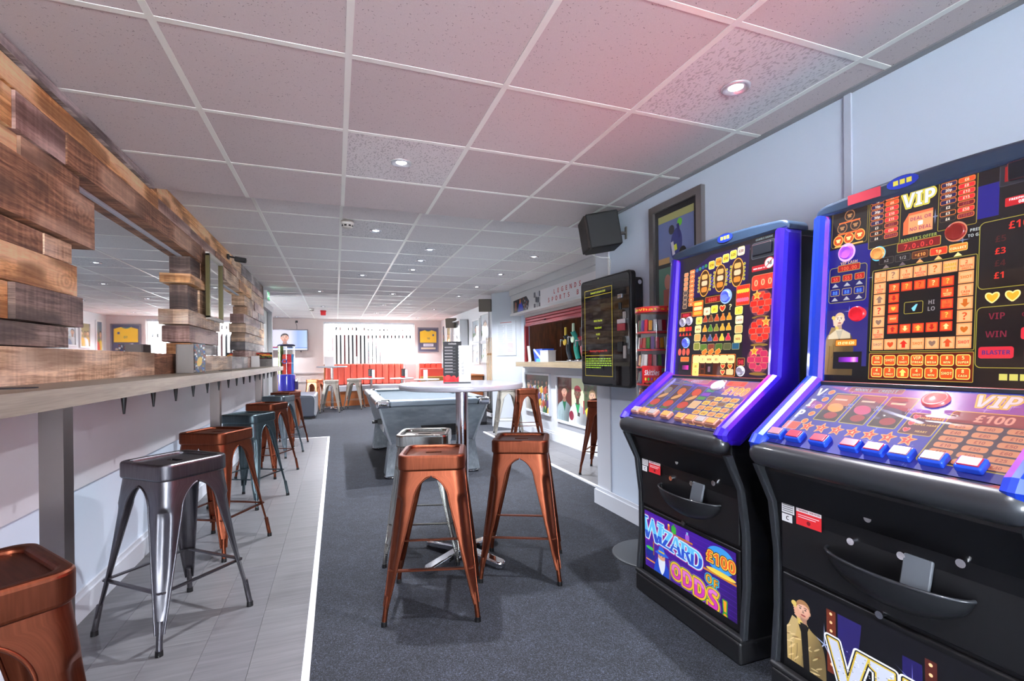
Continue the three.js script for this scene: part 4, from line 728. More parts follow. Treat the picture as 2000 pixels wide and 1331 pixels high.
{
  const t = thing('blue_bucket', 'bright blue promotional box on the bar counter', 'box', [3.05, 1.151, 6.9]); part('box_body', frustum(0.16, 0.3, 0, 0.2, 0.36, 0.2), M(0x1f56d0, { roughness: 0.35 }), t); part('box_stripe', box(0.012, 0.03, 0.3).rotateX(0.5), M(0xe8ecf6), t, -0.1, 0.12, 0); part('box_base', box(0.17, 0.05, 0.2, -0.012, 0.025, 0.04), M(0x59b8f0), t);
  single('charity_box', [box(0.14, 0.16, 0.2, 0, 0.08, 0), box(0.15, 0.012, 0.21, 0, 0.166, 0)], M(0xd6d8e2), 'white boxes stacked before the blue box on the bar', 'box', [2.97, 1.151, 6.55], 0.2);
  single('leaflet_stand', [box(0.012, 0.26, 0.1, 0, 0.13, 0).rotateZ(0.1), box(0.07, 0.01, 0.1, 0.02, 0.005, 0)], M(0xe4e0da), 'upright white leaflet with a photograph at the bar end', 'leaflet', [2.99, 1.151, 7.3], 0);
  single('small_bottle', lathe([[0.0001, 0], [0.028, 0], [0.03, 0.01], [0.03, 0.09], [0.012, 0.125], [0.012, 0.16], [0.0001, 0.16]], 20), M(0x2c5a4a, { roughness: 0.15 }), 'small dark green bottle beside the taps', 'bottle', [3.1, 1.151, 5.38]);
}
{ // price list on the slanted wall
  const tx = canvasTex(256, 384, (g, w, h) => { g.fillStyle = '#c9cfd6'; g.fillRect(0, 0, w, h); g.fillStyle = '#b4605a'; g.fillRect(50, 12, 150, 7); g.fillStyle = '#9aa2ac'; for (let y = 44; y < 370; y += 12) { g.fillRect(20, y, 60 + (y * 7) % 30, 3.5); g.fillRect(104, y, 12, 3.5); if (y < 230) g.fillRect(140, y, 60 + (y * 5) % 30, 3.5); } g.fillStyle = '#b08a84'; for (let y = 250; y < 340; y += 12) g.fillRect(146, y, 70, 4); });
  const t = thing('price_list', 'pale printed price list fixed to the slanted wall', 'price list', [2.79, 1.56, 7.9], 0);
  const an = Math.atan2(7.58 - 8.2, BARX - 2.63); t.rotation.y = an; t.position.set(2.786, 1.56, -7.888);
  part('sheet', box(0.46, 0.6, 0.006), M(0xffffff, { map: tx, roughness: 0.5 }), t);
}

// ================================================================== RIGHT WALL THINGS
{ // wall terminal
  const t = thing('quiz_terminal', 'tall black wall mounted quiz terminal with yellow text on screen', 'terminal', [RW - 0.0005, 1.4, 3.17], -Math.PI / 2 + 0.05);
  const tx = canvasTex(512, 1024, (g, w, h) => {
    g.fillStyle = '#0a0a0e'; g.fillRect(0, 0, w, h); g.strokeStyle = '#d8c23a'; g.lineWidth = 5; g.strokeRect(18, 40, w - 36, h - 70); g.beginPath(); g.moveTo(18, 110); g.lineTo(w - 18, 110); g.moveTo(18, 770); g.lineTo(w - 18, 770); g.stroke();
    g.fillStyle = '#d6e83a'; g.textAlign = 'center'; g.font = 'bold 30px sans-serif'; g.fillText('Sound Leisure Ltd', w / 2, 86); g.font = 'bold 28px sans-serif'; g.fillText('MILE Radio', w / 2, 400); g.fillText('Standard', w / 2, 476); g.fillText('9.022', w / 2, 548); g.fillText('0', w / 2, 592);
    g.fillStyle = '#000'; g.fillRect(120, 670, 280, 84); g.fillStyle = '#e62a2a'; g.font = 'bold 30px sans-serif'; g.fillText('Booting Programs 1%', w / 2, 730);
    g.fillStyle = '#a8d83a'; for (let y = 800; y < 920; y += 24) for (let x = 30; x < (y > 890 ? 280 : 470); x += 0) { const l = 14 + hash(x, y, 5) * 44; g.fillRect(x, y, Math.min(l, 478 - x), 11); x += l + 8; }
  });
  const gl = M(0x08080a, { ior: 2.2, roughness: 0.03 });
  part('back_box', extr(roundRect(0.62, 0.74, 0.03), 0.066, 0.006), M_blackSoft, t, 0, 0, 0.024); part('front_casing', extr(roundRect(0.66, 0.83, 0.035), 0.03, 0.01, 3), M(0x141416, { roughness: 0.3 }), t, 0, 0, 0.1);
  part('glass_front', extr(roundRect(0.63, 0.8, 0.03), 0.003), gl, t, 0, 0, 0.1395);
  part('screen', new THREE.PlaneGeometry(0.4, 0.72), M(0x050506, { emissive: 0xffffff, emissiveMap: tx, emissiveIntensity: 0.8, ior: 2.2, roughness: 0.03 }), t, -0.075, 0.0, 0.144);
  const pl = (w, h, x, y, m) => part('slot_plate', rbox(w, h, 0.012, 0.004, x, y, 0.146), m, t);
  pl(0.05, 0.03, 0.215, 0.24, M_chrome); pl(0.02, 0.05, 0.21, 0.17, M_black); pl(0.09, 0.03, 0.225, 0.06, M(0xe6dede)); pl(0.09, 0.05, 0.225, 0.018, M(0xb8424a)); pl(0.03, 0.05, 0.265, 0.1, M(0xb8b4ac)); pl(0.03, 0.09, 0.265, -0.16, M(0xc8c4bc)); pl(0.05, 0.07, 0.21, -0.12, M_black);
  for (const y of [0.33, -0.33]) part('side_lock', [cyl(0.016, 0.016, 0.014, 20).rotateZ(Math.PI / 2)], M_chrome, t, 0.315, y, 0.055);
  const l = new THREE.RectAreaLight(0xdfe86a, 0.25, 0.4, 0.7); l.name = 'terminal_light'; l.position.set(1.87, 1.4, -3.22); l.lookAt(0, 1.4, -3.22); scene.add(l);
}
speaker(1.86, 2.13, 3.13, 0.25, -Math.PI / 2 - 0.32, 0.16, 'large black speaker on a bracket high at the end of the right wall');
single('speaker_cable', [tube([V(1.9, 2.02, 3.36), V(1.96, 1.99, 3.3), V(2.025, 1.98, 3.28), V(2.03, 1.8, 3.3)], 0.004, 30, 6), bar(V(2.03, 2.0, 3.3), V(2.03, 1.82, 3.3), 0.009)], M(0xd8d8d6), 'white cable and conduit below the large black speaker', 'cable', [0, 0, 0]);
{
  const tx = canvasTex(256, 448, (g, w, h) => {
    g.fillStyle = '#101214'; g.fillRect(0, 0, w, h); g.fillStyle = '#6d7ba8'; g.fillRect(22, 22, w - 44, 180); g.fillStyle = '#a8a86a'; g.fillRect(22, 22, w - 44, 26); g.fillStyle = '#c8a060'; g.fillRect(22, 180, 70, 22);
    g.save(); g.translate(128, 118); g.rotate(-0.2); g.fillStyle = '#2c3478'; g.beginPath(); g.ellipse(0, 24, 34, 58, 0.3, 0, 7); g.fill(); g.fillStyle = '#d8e03a'; g.fillRect(-24, 22, 26, 22); g.fillStyle = '#e8e8ee'; g.fillRect(-30, 6, 16, 50); g.fillStyle = '#1c1c20'; g.beginPath(); g.arc(-16, -38, 17, 0, 7); g.fill(); g.fillStyle = '#6ac83a'; g.beginPath(); g.arc(36, -46, 14, 0, 7); g.fill(); g.fillStyle = '#23256a'; g.fillRect(16, -44, 14, 52); g.fillStyle = '#16161a'; g.beginPath(); g.arc(30, 64, 20, 0, 7); g.fill(); g.restore();
    g.fillStyle = '#5a8a76'; g.fillRect(22, 216, w - 44, 200); g.fillStyle = '#c83a40'; g.beginPath(); g.moveTo(160, 216); g.lineTo(234, 216); g.lineTo(234, 270); g.fill(); for (let i = 0; i < 3; i++) { g.fillStyle = ['#c88a78', '#b86a5a', '#d8a890'][i]; g.beginPath(); g.ellipse(78 + i * 44, 270 - i * 12, 20, 28, 0, 0, 7); g.fill(); g.fillStyle = ['#a05a50', '#3a6a5a', '#9a3a40'][i]; g.fillRect(52 + i * 44, 296 - i * 12, 52, 120); }
  });
  framed([RW - 0.0005, 1.77, 2.5], 0.5, 0.88, -Math.PI / 2, tx, 'silver framed motorcycle racing photographs on the right wall', 'picture', { b: 0.045, frame: M(0xa9a5a2, { metalness: 0.9, roughness: 0.3 }) });
}
const SWEET = ['#b8303a', '#d8d4d0', '#4a7a44', '#c89038', '#a82438', '#6a4a86', '#c8c4be', '#a8504a'].map((c) => M(c, { roughness: 0.3 }));
{ // sweet dispenser
  const t = thing('sweet_dispenser', 'tall clear sweet dispenser with red band behind the purple slot machine', 'dispenser', [1.84, 0, 2.47]);
  part('base_plate', lathe([[0.0001, 0.03], [0.04, 0.028], [0.21, 0.012], [0.22, 0.004], [0.22, 0], [0.0001, 0]], 40), M(0x3a3e42, { roughness: 0.5 }), t, -0.06); part('pole', cyl(0.03, 0.03, 0.76, 16, 0, 0.4, 0), M_alu, t);
  const tx = canvasTex(512, 64, (g, w, h) => { g.fillStyle = '#d02428'; g.fillRect(0, 0, w, h); g.fillStyle = '#f4d03a'; g.font = 'bold 40px sans-serif'; g.textAlign = 'center'; for (const x of [90, 346]) { g.fillText("What's in?", x + 20, 46); g.beginPath(); g.arc(x - 84, 32, 14, 0, 7); g.fill(); } });
  const sk = canvasTex(256, 128, (g, w, h) => { g.fillStyle = '#cf1f26'; g.fillRect(0, 0, w, h); g.fillStyle = '#ffffff'; g.font = 'italic bold 54px sans-serif'; g.textAlign = 'center'; g.fillText('Skittles', w / 2, 72); ['#f4d03a', '#3fae3a', '#8a3ab0', '#f08a2a', '#e8e8e8'].forEach((c, i) => { g.fillStyle = c; g.beginPath(); g.arc(50 + i * 40, 102, 13, 0, 7); g.fill(); }); });
  part('lower_housing', cyl(0.115, 0.115, 0.14, 36, 0, 0.83, 0), M(0xc02428, { roughness: 0.35 }), t);
  part('clear_tower', new THREE.CylinderGeometry(0.115, 0.115, 0.58, 36, 1, true).translate(0, 1.19, 0), M_glass, t);
  part('top_band', new THREE.CylinderGeometry(0.117, 0.117, 0.034, 36).translate(0, 1.487, 0), M(0xffffff, { map: tx, roughness: 0.35 }), t, 0, 0, 0).rotation.y = 4.42;
  for (let k = 0; k < 5; k++) {
    const y = 0.93 + k * 0.105; part('tray_ring', new THREE.CylinderGeometry(0.111, 0.111, 0.01, 36).translate(0, y, 0), M(0xc83a3c, { roughness: 0.4 }), t);
    for (let i = 0; i < 22; i++) { const a = i / 22 * 6.283 + k * 0.4, q = part('sweet_pack', box(0.009, 0.058 + 0.02 * hash(i, k, 3), 0.02), SWEET[(i * 5 + k * 3) % SWEET.length], t, Math.cos(a) * 0.094, y + 0.042, Math.sin(a) * 0.094); q.rotation.y = -a; q.rotation.z = 0.1; }
  }
  part('front_label', new THREE.CylinderGeometry(0.118, 0.118, 0.1, 16, 1, true, Math.PI * 1.58, 1.0).translate(0, 1.1, 0), M(0xffffff, { map: sk, roughness: 0.35 }), t); part('divider', box(0.2, 0.55, 0.004, 0, 1.19, 0), M(0xdadada, { transmission: 0.6, roughness: 0.2 }), t);
}
// ================================================================== SLOT MACHINES
const rrect = (g, x, y, w, h, r, f, s, lw = 3) => { g.beginPath(); g.moveTo(x + r, y); g.arcTo(x + w, y, x + w, y + h, r); g.arcTo(x + w, y + h, x, y + h, r); g.arcTo(x, y + h, x, y, r); g.arcTo(x, y, x + w, y, r); g.closePath(); if (f) { g.fillStyle = f; g.fill(); } if (s) { g.strokeStyle = s; g.lineWidth = lw; g.stroke(); } };
const txt = (g, s, x, y, px, f, o = {}) => { g.font = (o.w ?? 'bold ') + px + 'px ' + (o.f ?? 'sans-serif'); g.textAlign = o.a ?? 'center'; g.textBaseline = 'middle'; if (o.s) { g.strokeStyle = o.s; g.lineWidth = o.lw ?? px / 6; g.lineJoin = 'round'; g.strokeText(s, x, y); } g.fillStyle = f; g.fillText(s, x, y); };
const disc = (g, x, y, r, f, s, lw = 4) => { g.beginPath(); g.arc(x, y, r, 0, 7); if (f) { g.fillStyle = f; g.fill(); } if (s) { g.strokeStyle = s; g.lineWidth = lw; g.stroke(); } };
const heart = (g, x, y, r, f, s) => { g.beginPath(); g.moveTo(x, y + r); g.bezierCurveTo(x - r * 1.7, y - r * 0.1, x - r * 0.8, y - r * 1.3, x, y - r * 0.4); g.bezierCurveTo(x + r * 0.8, y - r * 1.3, x + r * 1.7, y - r * 0.1, x, y + r); g.fillStyle = f; g.fill(); if (s) { g.strokeStyle = s; g.lineWidth = r * 0.22; g.stroke(); } };
const star = (g, x, y, r, f, s, n = 5, k = 0.45) => { g.beginPath(); for (let i = 0; i < n * 2; i++) { const a = i / n * Math.PI - Math.PI / 2, q = i % 2 ? r * k : r; g.lineTo(x + Math.cos(a) * q, y + Math.sin(a) * q); } g.closePath(); g.fillStyle = f; g.fill(); if (s) { g.strokeStyle = s; g.lineWidth = r * 0.16; g.stroke(); } };
const arrow = (g, x, y, r, an, f) => { g.save(); g.translate(x, y); g.rotate(an); g.fillStyle = f; g.beginPath(); g.moveTo(0, -r); g.lineTo(r, 0); g.lineTo(r * 0.45, 0); g.lineTo(r * 0.45, r); g.lineTo(-r * 0.45, r); g.lineTo(-r * 0.45, 0); g.lineTo(-r, 0); g.fill(); g.restore(); };
const led = (g, s, x, y, w, h, c, bg) => { rrect(g, x, y, w, h, 5, bg, '#b8a040', 3); txt(g, s, x + w / 2, y + h / 2 + 2, h * 0.74, c, { f: 'monospace' }); };
const stars = (g, w, h, n, s) => { for (let i = 0; i < n; i++) { const x = hash(i, s, 1) * w, y = hash(i, s, 2) * h; star(g, x, y, 8 + hash(i, s, 3) * 30, 'rgba(190,205,255,0.55)', null, 4, 0.12); } };

const vipDisplay = canvasTex(1024, 940, (g, w, h) => {
  g.fillStyle = '#0c0c10'; g.fillRect(0, 0, w, h); const bl = '#16127a';
  g.fillStyle = bl; g.fillRect(0, 225, 245, 330); g.fillRect(690, 90, 90, 140); g.fillStyle = '#2a2470'; g.fillRect(0, 555, 245, 300); stars(g, 700, 620, 22, 4);
  rrect(g, 20, 20, 200, 195, 14, '#16130f', '#8a7a2a');
  const ph = (x, y, lit) => { disc(g, x, y, 27, lit ? '#c8480e' : '#2a1a12', lit ? '#ffb050' : '#a06a40', 5); g.fillStyle = lit ? '#ffd890' : '#a8784a'; g.fillRect(x - 14, y - 8, 28, 8); g.fillRect(x - 9, y - 2, 18, 13); };
  ph(120, 55, 0); ph(80, 115, 0); ph(155, 112, 0); ph(60, 180, 1); ph(120, 176, 1); ph(180, 170, 1); g.fillStyle = '#e8641e'; g.fillRect(60, 84, 120, 8); g.fillRect(56, 143, 130, 9); g.fillStyle = '#ffb050'; g.fillRect(40, 208, 160, 7);
  const list = (x, y, cw, rh) => { rrect(g, x - 8, y - 8, cw * 2 + 26, rh * 9 + 12, 6, '#14110e', '#9a8a2a'); ['1p', '10p', '20p', '50p', '£1', '£2', '£3', '£4', ''].forEach((s, i) => { if (!s) return; const lit = i !== 5 && i !== 7; rrect(g, x, y + i * rh, cw, rh - 6, 6, i < 5 ? '#1c1648' : '#171319', lit ? '#e0752a' : '#4a3a2a'); txt(g, s, x + cw / 2, y + i * rh + rh / 2 - 3, rh * 0.62, '#f4e6d0'); }); ['£5', '£6', '£8', '£10', '£15', '£25', '£50', 'STREAK'].forEach((s, i) => { const dim = i === 5 || i === 7; rrect(g, x + cw + 8, y + i * rh, cw, rh - 6, 6, dim ? '#6e1420' : i < 2 ? '#f04a1e' : '#d8242e', '#e87a3a'); txt(g, s, x + cw * 1.5 + 8, y + i * rh + rh / 2 - 3, s.length > 4 ? 16 : rh * 0.62, dim ? '#a04a4a' : '#ffd2b0'); }); };
  list(238, 14, 64, 27); list(560, 6, 62, 26);
  txt(g, 'VIP', 466, 66, 92, '#f4f6ff', { s: '#d8c84a', lw: 16 }); txt(g, 'VIP', 466, 66, 92, '#e6ecf2', { s: '#6a6a50', lw: 3 });
  g.fillStyle = '#f06a3c'; g.beginPath(); g.moveTo(400, 168); g.lineTo(424, 128); g.lineTo(530, 128); g.lineTo(530, 228); g.lineTo(400, 228); g.fill(); g.fillStyle = '#ff9a66'; g.fillRect(424, 140, 106, 88); txt(g, 'DEAL OR', 477, 160, 23, '#8a3a5a'); txt(g, 'NO DEAL', 477, 208, 23, '#8a3a5a'); rrect(g, 466, 174, 22, 20, 4, '#fff0e0');
  txt(g, "BANKER'S OFFER", 470, 252, 20, '#9aa84a'); led(g, '7.0.0.0', 376, 264, 190, 42, '#ff4038', '#7a0e12');
  disc(g, 626, 262, 40, '#7a1c1c', '#c8785a', 8); txt(g, 'NO', 626, 250, 20, '#d88a6a'); txt(g, 'DEAL', 626, 272, 18, '#d88a6a'); disc(g, 283, 292, 34, '#3a86b8', '#5ac8e8', 6); disc(g, 279, 292, 26, '#c8703a', '#ffd0a0', 4); txt(g, 'DEAL', 279, 292, 15, '#fff0d0');
  txt(g, 'PRESS NO', 718, 270, 17, '#b8c0c0'); txt(g, 'TO GAMBLE', 722, 292, 18, '#b8c0c0');
  [['x2', 0], ['1/2', 0], ['+£10', 1], ['1p', 2], ['COLLECT', 3]].forEach(([s, k], i) => { const x = 290 + i * 78; rrect(g, x, 318, 70, 32, 5, ['#1c181a', '#5a2a12', '#e8381e', '#f08030'][k], ['#4a4440', '#8a5a2a', '#ff9a4a', '#ffc860'][k]); txt(g, s, x + 35, 335, s.length > 4 ? 15 : 22, ['#8a8684', '#e89a4a', '#ffd080', '#fff0c0'][k]); g.fillStyle = ['#7a6a68', '#6a5a60', '#f0a060', '#ffb870', '#ffe890'][i]; g.beginPath(); g.moveTo(x + 18, 372); g.lineTo(x + 52, 372); g.lineTo(x + 35, 354); g.fill(); });
  // board of lamps: outer ring of seven by seven, inner ring of five by five
  const X0 = 268, Y0 = 384, cw = 62, ch = 56; rrect(g, X0 - 8, Y0 - 8, cw * 7 + 16, ch * 7 + 14, 6, '#101012', '#a89a3a');
  const mark = (x, y, k, c, s) => { const q = k % 6; if (q === 0) heart(g, x, y, 15 * s, c); else if (q === 1) txt(g, '?', x, y, 44 * s, c); else if (q === 2) arrow(g, x, y, 18 * s, (k % 4) * Math.PI / 2, c); else if (q === 3) { txt(g, '1', x, y - 10 * s, 20 * s, c); txt(g, 'CASH', x, y + 7 * s, 14 * s, c); txt(g, 'SHOT', x, y + 19 * s, 11 * s, c); } else if (q === 4) txt(g, k % 2 ? 'BONUS' : 'SHOT', x, y, 17 * s, c); else { txt(g, '2', x, y - 10 * s, 20 * s, c); txt(g, 'NATION', x, y + 7 * s, 12 * s, c); txt(g, 'SHOTS', x, y + 18 * s, 12 * s, c); } };
  let k = 5; for (let i = 0; i < 7; i++) for (let j = 0; j < 7; j++) if (i === 0 || j === 0 || i === 6 || j === 6) { const x = X0 + j * cw, y = Y0 + i * ch; g.fillStyle = '#f29a60'; g.fillRect(x + 2, y + 2, cw - 4, ch - 4); g.fillStyle = '#ffae78'; g.fillRect(x + 9, y + 8, cw - 18, ch - 16); if (i === 0 && j === 5) { txt(g, 'GAME', x + 31, y + 20, 18, '#c8a020'); txt(g, 'OVER', x + 31, y + 38, 18, '#c8a020'); } else mark(x + cw / 2, y + ch / 2, (k * 7 + i * 3 + j) % 12, ['#d8281e', '#c8641e', '#8a6a5a', '#d84a1e'][k % 4], 1); k++; }
  for (let i = 0; i < 5; i++) for (let j = 0; j < 5; j++) if (i === 0 || j === 0 || i === 4 || j === 4) { if (j === 4 && i === 5) continue; const x = X0 + 76 + j * 58, y = Y0 + 70 + i * 50; g.fillStyle = '#d8301c'; g.fillRect(x, y, 50, 43); g.fillStyle = '#f0622a'; g.fillRect(x + 5, y + 5, 40, 33); mark(x + 25, y + 21, (k * 5 + j) % 12, ['#ffc050', '#c01c14', '#ffd890'][k % 3], 0.72); k++; }
  rrect(g, X0 + 152, Y0 + 168, 82, 54, 6, '#141012', '#a89a3a'); g.fillStyle = '#7ac8d8'; g.beginPath(); g.moveTo(X0 + 184, Y0 + 198); g.lineTo(X0 + 204, Y0 + 180); g.lineTo(X0 + 212, Y0 + 180); g.lineTo(X0 + 200, Y0 + 212); g.lineTo(X0 + 192, Y0 + 212); g.fill(); txt(g, 'HI', X0 + 270, Y0 + 178, 26, '#8a8488'); txt(g, 'LO', X0 + 270, Y0 + 208, 26, '#8a8488');
  rrect(g, X0 - 8, Y0 + ch * 7 + 14, cw * 7 + 16, 128, 4, '#5a140c', '#b89a3a'); for (let i = 0; i < 2; i++) for (let j = 0; j < 7; j++) { const x = X0 + j * 62 + 4, y = Y0 + ch * 7 + 22 + i * 58, s = i ? ['4', '2', '', '4', '9', 'SHOT', '8'][j] : ['10', 'SHOT', '3', 'VIP', '4', '8', '5'][j], b = i ? ['SPIN', 'SHOT', '', 'SHOT', 'WIN', '', 'CASH'][j] : ['WIN', '', 'SHOT', 'STREAK', 'MEGA', 'WIN', 'SUPER'][j]; rrect(g, x + 2, y + 4, 52, 46, 9, '#e8501a', '#ffd060', 4); if (!s && !b) arrow(g, x + 28, y + 27, 17, 0, '#ffe070'); else { txt(g, s, x + 28, y + (b ? 16 : 27), s.length > 3 ? 17 : 21, '#ffe890', { s: '#a81c08', lw: 3 }); txt(g, b, x + 28, y + 36, 14, '#ffe890', { s: '#a81c08', lw: 3 }); } }
  // left column
  disc(g, 112, 252, 42, '#7a3ac0', '#e8b0ff', 14); disc(g, 112, 252, 27, '#8a3a4a', '#ffd0c0', 3); txt(g, 'NO WIN', 112, 246, 11, '#ffd0c0'); txt(g, 'GAMBLE', 112, 260, 10, '#ffd0c0');
  rrect(g, 18, 326, 210, 190, 16, '#0e0c5a', '#a8a03a'); txt(g, 'VIP CASH', 128, 308, 22, '#d8b080'); led(g, '100.00', 66, 318, 124, 34, '#ff6a3a', '#a01410');
  for (let i = 0; i < 3; i++) { led(g, '55', 28 + i * 68, 372, 52, 32, '#ff6a50', '#a81010'); led(g, '88', 28 + i * 68, 444, 52, 34, '#5a9aff', '#0c1c8a'); for (const y of [426, 500]) { g.fillStyle = '#a8a8b0'; g.beginPath(); g.moveTo(34 + i * 68, y + 6); g.lineTo(74 + i * 68, y + 6); g.lineTo(54 + i * 68, y - 14); g.fill(); } }
  const caller = (x, y, s) => { figure(g, x, y + 46, s, { shirt: '#8e6e40', trim: '#1c1814', skin: '#f0c4ac', hair: '#d8b48a', phone: 1 }); g.fillStyle = 'rgba(236,222,196,0.75)'; g.beginPath(); g.moveTo(x - 60, y + 130); g.lineTo(x - 16, y + 100); g.lineTo(x + 20, y + 100); g.lineTo(x + 64, y + 124); g.lineTo(x + 66, y + 150); g.lineTo(x - 64, y + 150); g.fill(); };
  caller(88, 560, 0.9); g.save(); g.translate(186, 586); g.scale(1, 0.72); disc(g, 0, 0, 46, '#a8141c', '#e0383c', 8); g.restore(); txt(g, 'VIP CASH', 184, 586, 17, '#ffc8a8'); rrect(g, 70, 716, 120, 34, 4, '#e88a2a', '#5a2a10'); txt(g, '£5 £10 £20', 130, 734, 19, '#fff0b0'); g.fillStyle = '#0c0a12'; g.fillRect(60, 780, 160, 90); const pg = g.createLinearGradient(90, 0, 200, 0); pg.addColorStop(0, '#4a107a'); pg.addColorStop(0.6, '#b03ae8'); pg.addColorStop(0.8, '#ffb0ff'); pg.addColorStop(1, '#8a1cc0'); g.fillStyle = pg; g.fillRect(92, 808, 110, 26);
  // right column
  rrect(g, 780, 20, 230, 96, 6, '#23242c', '#3a3c48'); g.fillStyle = '#8a1418'; g.fillRect(796, 38, 54, 62); g.fillStyle = '#3a4ac8'; for (let i = 0; i < 6; i++) g.fillRect(864, 40 + i * 10, 60, 6); g.fillStyle = '#8a1418'; g.fillRect(938, 38, 54, 62); g.fillStyle = '#a8b43a'; g.fillRect(790, 2, 30, 12); txt(g, 'ONE HUNDRED POUNDS', 912, 8, 15, '#c8c8b0');
  txt(g, 'GamCare', 900, 140, 17, '#d0d0d0'); txt(g, 'HelpLine', 900, 156, 14, '#d0d0d0'); rrect(g, 800, 168, 200, 36, 4, '#c01c24'); txt(g, 'FREEPHONE', 850, 177, 13, '#fff'); txt(g, '0808 8020 133', 900, 193, 17, '#fff'); rrect(g, 716, 250, 296, 280, 20, '#0e0c10', '#a8a03a'); txt(g, '£100', 860, 282, 42, '#d8281e'); [['£5', '£10'], ['£3', '£8'], ['£4', '£15'], ['£1', '£2']].forEach(([a, b], i) => { txt(g, a, 790, 330 + i * 50, 36, i % 2 ? '#d8281e' : '#4a1414'); txt(g, b, 910, 330 + i * 50, 36, i === 3 ? '#d8281e' : '#4a1414'); });
  for (let i = 0; i < 4; i++) heart(g, 768 + i * 68, 566, 24, i < 2 ? '#ffa82a' : '#a8501a', '#ffe890'); rrect(g, 716, 606, 296, 250, 20, '#0e0c10', '#a8a03a'); ['VIP', 'OPEN BOX', 'WIN', '50/50', 'BLASTER', 'MEGA'].forEach((s, i) => { const x = 786 + (i % 2) * 140, y = 646 + Math.floor(i / 2) * 74; if (s === '50/50' || s === 'BLASTER') { rrect(g, x - 60, y - 24, 120, 48, 10, '#d0283a'); txt(g, s, x, y, s.length > 5 ? 24 : 34, '#3a2a7a'); } else { txt(g, s, x, y, s.length > 5 ? 24 : 36, '#7a1c34'); } });
  g.fillStyle = '#c8c060'; for (let i = 0; i < 3; i++) g.fillRect(800 + i * 34, 880, 28, 26);
});
const vipDeck = canvasTex(1024, 460, (g, w, h) => {
  const bg = g.createLinearGradient(0, 0, w, h); bg.addColorStop(0, '#1a1c8a'); bg.addColorStop(0.5, '#2a34c0'); bg.addColorStop(1, '#1c2490'); g.fillStyle = bg; g.fillRect(0, 0, w, h); stars(g, w, h, 40, 9);
  ['V', 'I', 'P'].forEach((s, i) => txt(g, s, 52 - i * 2, 64 + i * 86, 78, '#f4f4f8', { s: '#8a8a70', lw: 5 })); for (let i = 0; i < 5; i++) disc(g, 112, 60 + i * 56, 16, '#f0782a', '#ffd060'); rrect(g, 20, 296, 84, 54, 6, '#e8583a', '#ffb0a0');
  led(g, 'NOODLE  CREDIT', 196, 10, 260, 34, '#3ac8d0', '#0a1a4a'); txt(g, 'S', 168, 26, 26, '#d8e0ff');
  for (let i = 0; i < 3; i++) { const x = 146 + i * 140; rrect(g, x, 66, 122, 200, 6, '#2a120a', '#c8b84a', 5); g.fillStyle = ['#c86a2a', '#7a3a2a', '#6a1c30'][i]; g.fillRect(x + 8, 74, 106, 80); g.fillStyle = ['#f0a030', '#d8486a', '#4a3a42'][i]; g.beginPath(); g.ellipse(x + 60, 170, 44, 30, 0.3, 0, 7); g.fill(); g.fillStyle = '#e8c8a0'; g.fillRect(x + 20, 104, 66, 12); g.fillStyle = '#a82020'; g.beginPath(); g.ellipse(x + 70, 226, 34, 24, 0, 0, 7); g.fill(); txt(g, 'WIN', x + 130, 140, 20, '#9aa0d8'); txt(g, 'LINE', x + 130, 160, 18, '#9aa0d8'); }
  rrect(g, 570, 156, 130, 128, 8, '#5a1018', '#d8b84a', 4); ['MEGA HEART', 'SUPER HEART', 'HEART'].forEach((s, i) => { heart(g, 594, 178 + i * 40, 14, '#e83a3a', '#ffa0a0'); txt(g, s, 654, 182 + i * 40, 15, '#ffd060'); });
  for (let i = 0; i < 7; i++) { star(g, 150 + i * 80, 318, 34, '#e8381e', '#ffb060'); txt(g, String(i + 1), 150 + i * 80, 318, 24, '#ffe8a0'); }
  txt(g, 'VIP', 830, 58, 96, '#f0f2f8', { s: '#d8c84a', lw: 16 }); txt(g, 'VIP', 830, 58, 96, '#e4eaf0', { s: '#6a6a50', lw: 3 }); rrect(g, 930, 10, 90, 96, 8, '#f0703a'); rrect(g, 712, 124, 300, 290, 14, '#3a2430', '#c8b03a', 5); txt(g, '£100', 862, 158, 58, '#d8a890', { s: '#6a4a4a', lw: 4 }); for (let i = 0; i < 6; i++) for (let j = 0; j < 3; j++) { rrect(g, 732 + j * 96, 196 + i * 36, 82, 28, 10, '#e8905a'); txt(g, ['£25', '£40', '£80', '£10', '£50', '£60'][(i + j) % 6], 773 + j * 96, 211 + i * 36, 22, '#a8442a'); }
});
